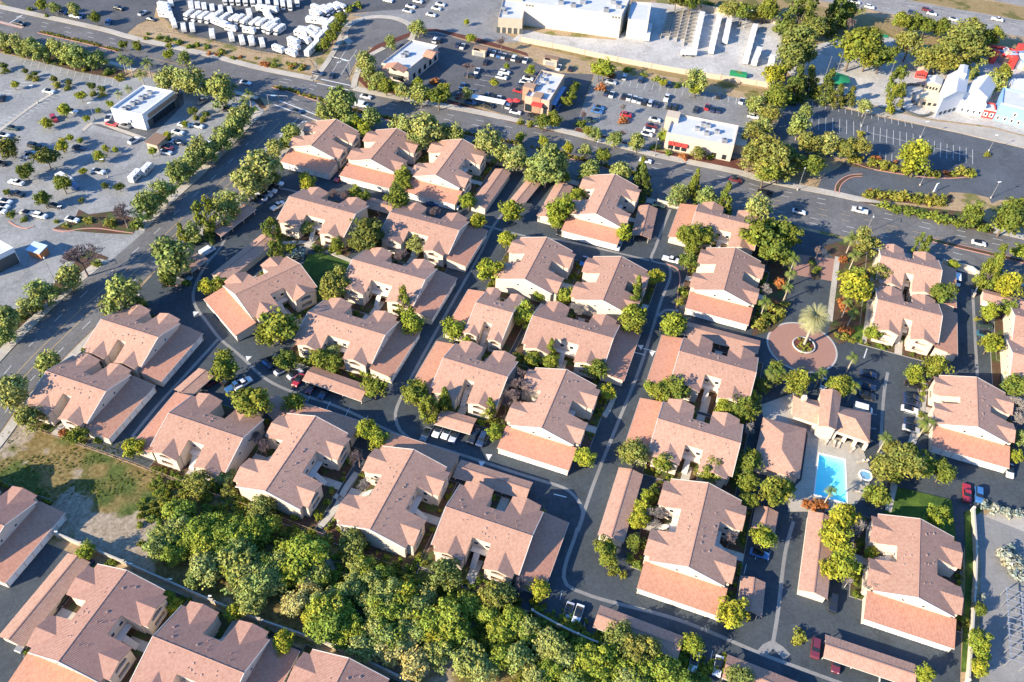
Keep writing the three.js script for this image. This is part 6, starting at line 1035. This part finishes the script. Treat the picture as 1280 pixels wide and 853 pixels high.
// garden sheds and enclosures behind the restaurants
for (const [x, y, lab] of [[600, 64, 'small tan bin enclosure behind the first restaurant'], [689, 76, 'tan bin enclosure with dark roof behind the tan restaurant']]) { const g = new THREE.Group(), p = P(x, y, 1.5); g.position.set(p.x, .05, p.z); g.rotation.y = heading(x, y, 10, 2); mesh('wall', new GB().outline([[-3, -2], [3, -2], [3, 2], [-3, 2]], () => 2.4, 2.38, [[[-2.7, -1.7], [2.7, -1.7], [2.7, 1.7], [-2.7, 1.7]]]).build(), MAT.tan, g); mesh('roof', new GB().box(-3.2, 2.6, -2.2, 3.2, 2.8, .4).build(), MAT.brown, g); mesh('gate', new GB().box(-2, .1, 2, 2, 2, 2.1).build(), MAT.metal, g); top(g, 'bin_enclosure', lab, 'enclosure'); }
{ const g = new THREE.Group(), p = P(196, 177, 2); g.position.set(p.x, .05, p.z); g.rotation.y = heading(196, 177, 8, -7); mesh('roof', new GB().slab([[-3.4, 3, 2.6], [3.4, 3, 2.6], [3.4, 3.2, -2.6], [-3.4, 3.2, -2.6]], .25).build(), MAT.brown, g); mesh('wall', new GB().outline([[-3, -2.2], [3, -2.2], [3, 2.2], [-3, 2.2]], () => 2.8, 2.75).build(), MAT.tan, g); top(g, 'bin_enclosure', 'dark roofed shed among cars below the white shop', 'enclosure'); }
{ const g = new THREE.Group(), p = P(47, 313, 2); g.position.set(p.x, .05, p.z); g.rotation.y = heading(47, 313, 10, 3); mesh('roof', new GB().slab([[-2.6, 2.9, 2], [2.6, 2.9, 2], [2.6, 3.3, -2], [-2.6, 3.3, -2]], .2).build(), std({ color: C(.45, .6, .75) }), g); mesh('wall', new GB().outline([[-2.3, -1.7], [2.3, -1.7], [2.3, 1.7], [-2.3, 1.7]], () => 2.75, 2.7).build(), std({ color: C(.5, .2, .08) }), g); top(g, 'kiosk', 'small kiosk with pale blue roof and orange walls', 'kiosk'); }

// ------------------------------------------------------------------ walls and fences
function wallRun(list, h, th, mat, name, label, cat = 'wall', pillars) { const pts = smooth(pxPoly(list), 3), g = new THREE.Group(); mesh('wall', ribbon(pts, th, h, h - .02), mat, g); mesh('coping', ribbon(pts, th + .14, h + .08, .1), MAT.kerb, g); if (pillars) for (let i = 0; i < pts.length; i += pillars) mesh('pillar', new GB().cbox(0, .02, 0, th + .3, h + .25, th + .3).build(), mat, g).position.set(pts[i][0], 0, pts[i][1]); return top(g, name, label, cat); }
wallRun([[650, 52], [700, 62], [760, 75], [850, 92], [940, 106], [962, 110]], 2.4, .3, MAT.tan, 'boundary_wall', 'long tan wall in front of the truck yard', 'wall', 5);
wallRun([[846, 7], [900, 18], [950, 26], [986, 33]], 3, .3, MAT.tan, 'boundary_wall', 'pale wall behind the truck yard', 'wall', 4);
wallRun([[986, 33], [978, 70], [966, 108]], 2.6, .3, MAT.tan, 'boundary_wall', 'pale wall beside the truck yard trees', 'wall', 4);
wallRun([[0, 641], [162, 709], [300, 769], [421, 813], [511, 855]], 1.8, .25, MAT.tan, 'boundary_wall', 'long wall between creek wood and neighbouring estate', 'wall', 4);
wallRun([[665, 767], [700, 786], [749, 808], [800, 822]], 1.6, .25, MAT.stucco, 'boundary_wall', 'low pale wall above the creek wood', 'wall', 4);
wallRun([[1214, 640], [1217, 700], [1212, 790], [1206, 870]], 2, .25, MAT.stucco, 'boundary_wall', 'straight boundary wall beside the lawn strip', 'wall', 4);
wallRun([[590, 200], [650, 211], [700, 224]], 1.8, .25, MAT.stucco, 'boundary_wall', 'low estate wall behind avenue trees', 'wall', 4); wallRun([[822, 255], [850, 261], [885, 268]], 1.8, .25, MAT.stucco, 'boundary_wall', 'short estate wall at the lane head', 'wall', 4);
wallRun([[1178, 330], [1218, 341], [1222, 352], [1216, 372]], 1.8, .25, MAT.stucco, 'boundary_wall', 'curved estate wall by the avenue fence', 'wall', 4);
function railFence(list, h, label, mat = MAT.darkMetal, step = 2.4) { const pts = resample(pxPoly(list), step), g = new THREE.Group(); mesh('top_rail', ribbon(pts, .07, h, .07), mat, g); mesh('bottom_rail', ribbon(pts, .07, .35, .07), mat, g); const pg = new GB().cbox(0, .02, 0, .09, h, .09).build(); for (const q of pts) mesh('post', pg, mat, g).position.set(q[0], 0, q[1]); return top(g, 'rail_fence', label, 'fence'); }
railFence([[48, 539], [105, 560], [170, 583], [229, 606], [263, 620], [340, 646], [420, 678]], 1.6, 'thin fence along the weedy bank', MAT.brick);
railFence([[196, 40], [225, 43], [320, 66], [388, 76]], 1.8, 'dark fence below the camper lot'); railFence([[1120, 4], [1200, 17], [1290, 31]], 1.2, 'guard rail along the freeway', MAT.metal, 3.5); railFence([[1000, 126], [1010, 112]], 2, 'short mesh fence by the batting area');
// ------------------------------------------------------------------ lamps, signals, signs
function lampPost(px, py, h, arm, label, ry = 0) { const p = P(px, py), g = new THREE.Group(); g.position.set(p.x, .05, p.z); g.rotation.y = ry; mesh('base', new THREE.CylinderGeometry(.28, .3, .7, 10).translate(0, .35, 0), MAT.sidewalk, g); mesh('pole', new THREE.CylinderGeometry(.07, .11, h, 8).translate(0, h / 2, 0), MAT.metal, g); if (arm) { mesh('arm', new THREE.CylinderGeometry(.05, .06, arm, 6).rotateZ(Math.PI / 2).translate(arm / 2, h, 0), MAT.metal, g); mesh('lamp_head', new RoundedBoxGeometry(.8, .14, .32, 1, .05).translate(arm, h, 0), MAT.lamp, g); } else mesh('lamp_head', new RoundedBoxGeometry(1.3, .16, .5, 1, .05).translate(0, h, 0), MAT.lamp, g); top(g, 'lamp_post', label, 'lamp post', label + ', all alike'); }
for (const [x, y] of [[47.4, 129], [118.8, 151], [84, 281], [135, 222], [230, 201]]) lampPost(x, y, 7.5, 0, 'slim lamp post in the large car park', .4);
for (const [x, y] of [[1150.7, 172], [1076.8, 158], [1238.5, 248], [1150, 232], [1236, 189]]) lampPost(x, y, 7.2, 0, 'lamp post on white footing in the blue grey lot', .3);
for (const [x, y, r] of [[68.8, 353, 2.2], [198, 266, 2.6], [997, 238, 1.2], [1082, 292, -1.9], [818, 195, -1.6], [743, 205, 1.4], [930, 35, 0]]) lampPost(x, y, 8.5, 1.8, 'street lamp with a curved arm beside the road', r);
for (const [x, y] of [[29, 655], [73, 672], [166, 712], [215, 731], [264, 752], [421, 813]]) lampPost(x, y, 2.6, .25, 'short white lamp on the creek wall');
function signal(px, py, ry, arm, label) { const p = P(px, py), g = new THREE.Group(); g.position.set(p.x, .05, p.z); g.rotation.y = ry; mesh('pole', new THREE.CylinderGeometry(.12, .17, 6.2, 8).translate(0, 3.1, 0), MAT.metal, g); mesh('mast_arm', new THREE.CylinderGeometry(.08, .11, arm, 8).rotateZ(Math.PI / 2).translate(arm / 2, 6, 0), MAT.metal, g); for (const t of [.55, 1]) mesh('signal_head', new RoundedBoxGeometry(.35, 1.05, .35, 1, .05).translate(arm * t, 5.6, 0), MAT.darkMetal, g); mesh('street_sign', new GB().box(arm * .3 - .9, 5.7, -.03, arm * .3 + .9, 6.15, .03).build(), MAT.skyBlue, g); top(g, 'traffic_signal', label, 'traffic light'); }
signal(337, 136, 0, 8, 'traffic signal at the car park corner of the crossing'); signal(438, 93, 2.8, 8, 'traffic signal by the turning circle street'); signal(396, 94, -1.2, 7, 'traffic signal beside the camper lot hedge'); signal(402, 152, 1.9, 8, 'traffic signal at the apartment corner of the crossing');
{ const g = new THREE.Group(), p = P(1168, 240); g.position.set(p.x, .15, p.z); mesh('panel', new RoundedBoxGeometry(1.3, 3.6, .35, 1, .05).translate(0, 1.9, 0), MAT.white, g); mesh('plinth', new GB().cbox(0, 0, 0, 1.7, .3, .8).build(), MAT.sidewalk, g); g.rotation.y = .6; top(g, 'entrance_sign', 'white upright sign slab beside the low hedge', 'sign'); }
// pergola-like loading frame at the bottom right and loose deck chairs
{ for (const [x, y, n] of [[1262, 790, 7]]) { const p = P(x, y), g = new THREE.Group(); g.position.set(p.x, .05, p.z); g.rotation.y = GB_; for (let i = 0; i < n; i++) for (const s of [-1, 1]) mesh('post', new GB().cbox(-9 + i * 3, 0, s * 1.6, .18, 3.2, .18).build(), MAT.metal, g); for (const s of [-1, 1]) mesh('rail', new GB().box(-9.2, 3.2, s * 1.6 - .1, 9.2, 3.4, s * 1.6 + .1).build(), MAT.metal, g); for (let i = 0; i < 13; i++) mesh('rafter', new GB().box(-9 + i * 1.5 - .07, 3.4, -2, -9 + i * 1.5 + .07, 3.55, 2).build(), MAT.metal, g); top(g, 'pergola', 'grey slatted pergola beyond the boundary wall', 'pergola'); } }
{ const z = Z(940, 480, 5.33); const lg = new GB(); lg.box(-.95, .28, -.32, .45, .36, .32); lg.poly([[.45, .32, -.32], [.45, .32, .32], [1.0, .75, .32], [1.0, .75, -.32]]); const geoL = lg.build(), leg = new GB().cbox(0, 0, 0, .06, .3, .06).build(); for (const [x, y, r] of [[490, 400, 1], [545, 410, 1.2], [575, 420, 1.1], [665, 450, .8], [720, 525, .3], [750, 522, .3], [690, 720, -.5], [735, 690, -.5]]) { const p = P(...z([x, y])), g = new THREE.Group(); g.position.set(p.x, .2, p.z); g.rotation.y = r; mesh('bed', geoL, MAT.tan, g); for (const lx of [-.8, .4]) for (const lz of [-.25, .25]) mesh('leg', leg, MAT.metal, g).position.set(lx, 0, lz); top(g, 'deck_chair', 'tan reclining chair on the pool deck', 'chair', 'pool deck chairs'); } }
sheet('yard', [[1226, 700], [1218, 640], [1260, 652], [1340, 670], [1340, 900], [1225, 900]], .046, MAT.gutter, 'grey concrete apron beyond the boundary wall');
sheet('yard', [[1244, 632], [1340, 660], [1340, 688], [1232, 646]], .05, MAT.concrete, 'sandy drive beyond the boundary wall');
// ------------------------------------------------------------------ labels: alike things told apart by their order from a landmark
{
  const LM = [['the pool', 1040, 600], ['the white shop', 180, 130], ['the turning circle', 474, 41], ['the round plaza', 1003, 434], ['the avenue crossing', 365, 128], ['the corner shop', 10, 330], ['the big store', 700, 20], ['the fun park tower', 1204, 88], ['the slanted building', 330, 365]].map(([n, x, y]) => [n, P(x, y)]);
  const ORD = ['', 'second ', 'third ', 'fourth ', 'fifth ', 'sixth ', 'seventh ', 'eighth ', 'ninth ', 'tenth ', 'eleventh ', 'twelfth ', 'thirteenth ', 'fourteenth ', 'fifteenth ', 'sixteenth ', 'seventeenth ', 'eighteenth ', 'nineteenth ', 'twentieth ', 'twenty-first ', 'twenty-second ', 'twenty-third ', 'twenty-fourth '].map(t => t + 'nearest');
  const by = {}; for (const o of scene.children) if (o.userData.label && o.userData.kind !== 'structure' && o.userData.kind !== 'stuff') (by[o.userData.label] ??= []).push(o);
  for (const [label, l] of Object.entries(by)) {
    if (l.length < 2 || l.length > 24) continue;
    let best = null;
    for (const [n, p] of LM) { const d = l.map(o => [Math.hypot(o.position.x - p.x, o.position.z - p.z), o]).sort((a, b) => a[0] - b[0]); let gap = 1e9; for (let i = 1; i < d.length; i++) gap = Math.min(gap, (d[i][0] - d[i - 1][0]) / (6 + d[i][0])); if (label.includes(n.replace('the ', ''))) gap *= .3; if (!best || gap > best[0]) best = [gap, n, d]; }
    best[2].forEach(([, o], i) => { const t = `${label}, ${ORD[i]} ${best[1]}`; o.userData.label = t.split(' ').length <= 16 ? t : label; });
  }
}
renderer.render(scene, camera);
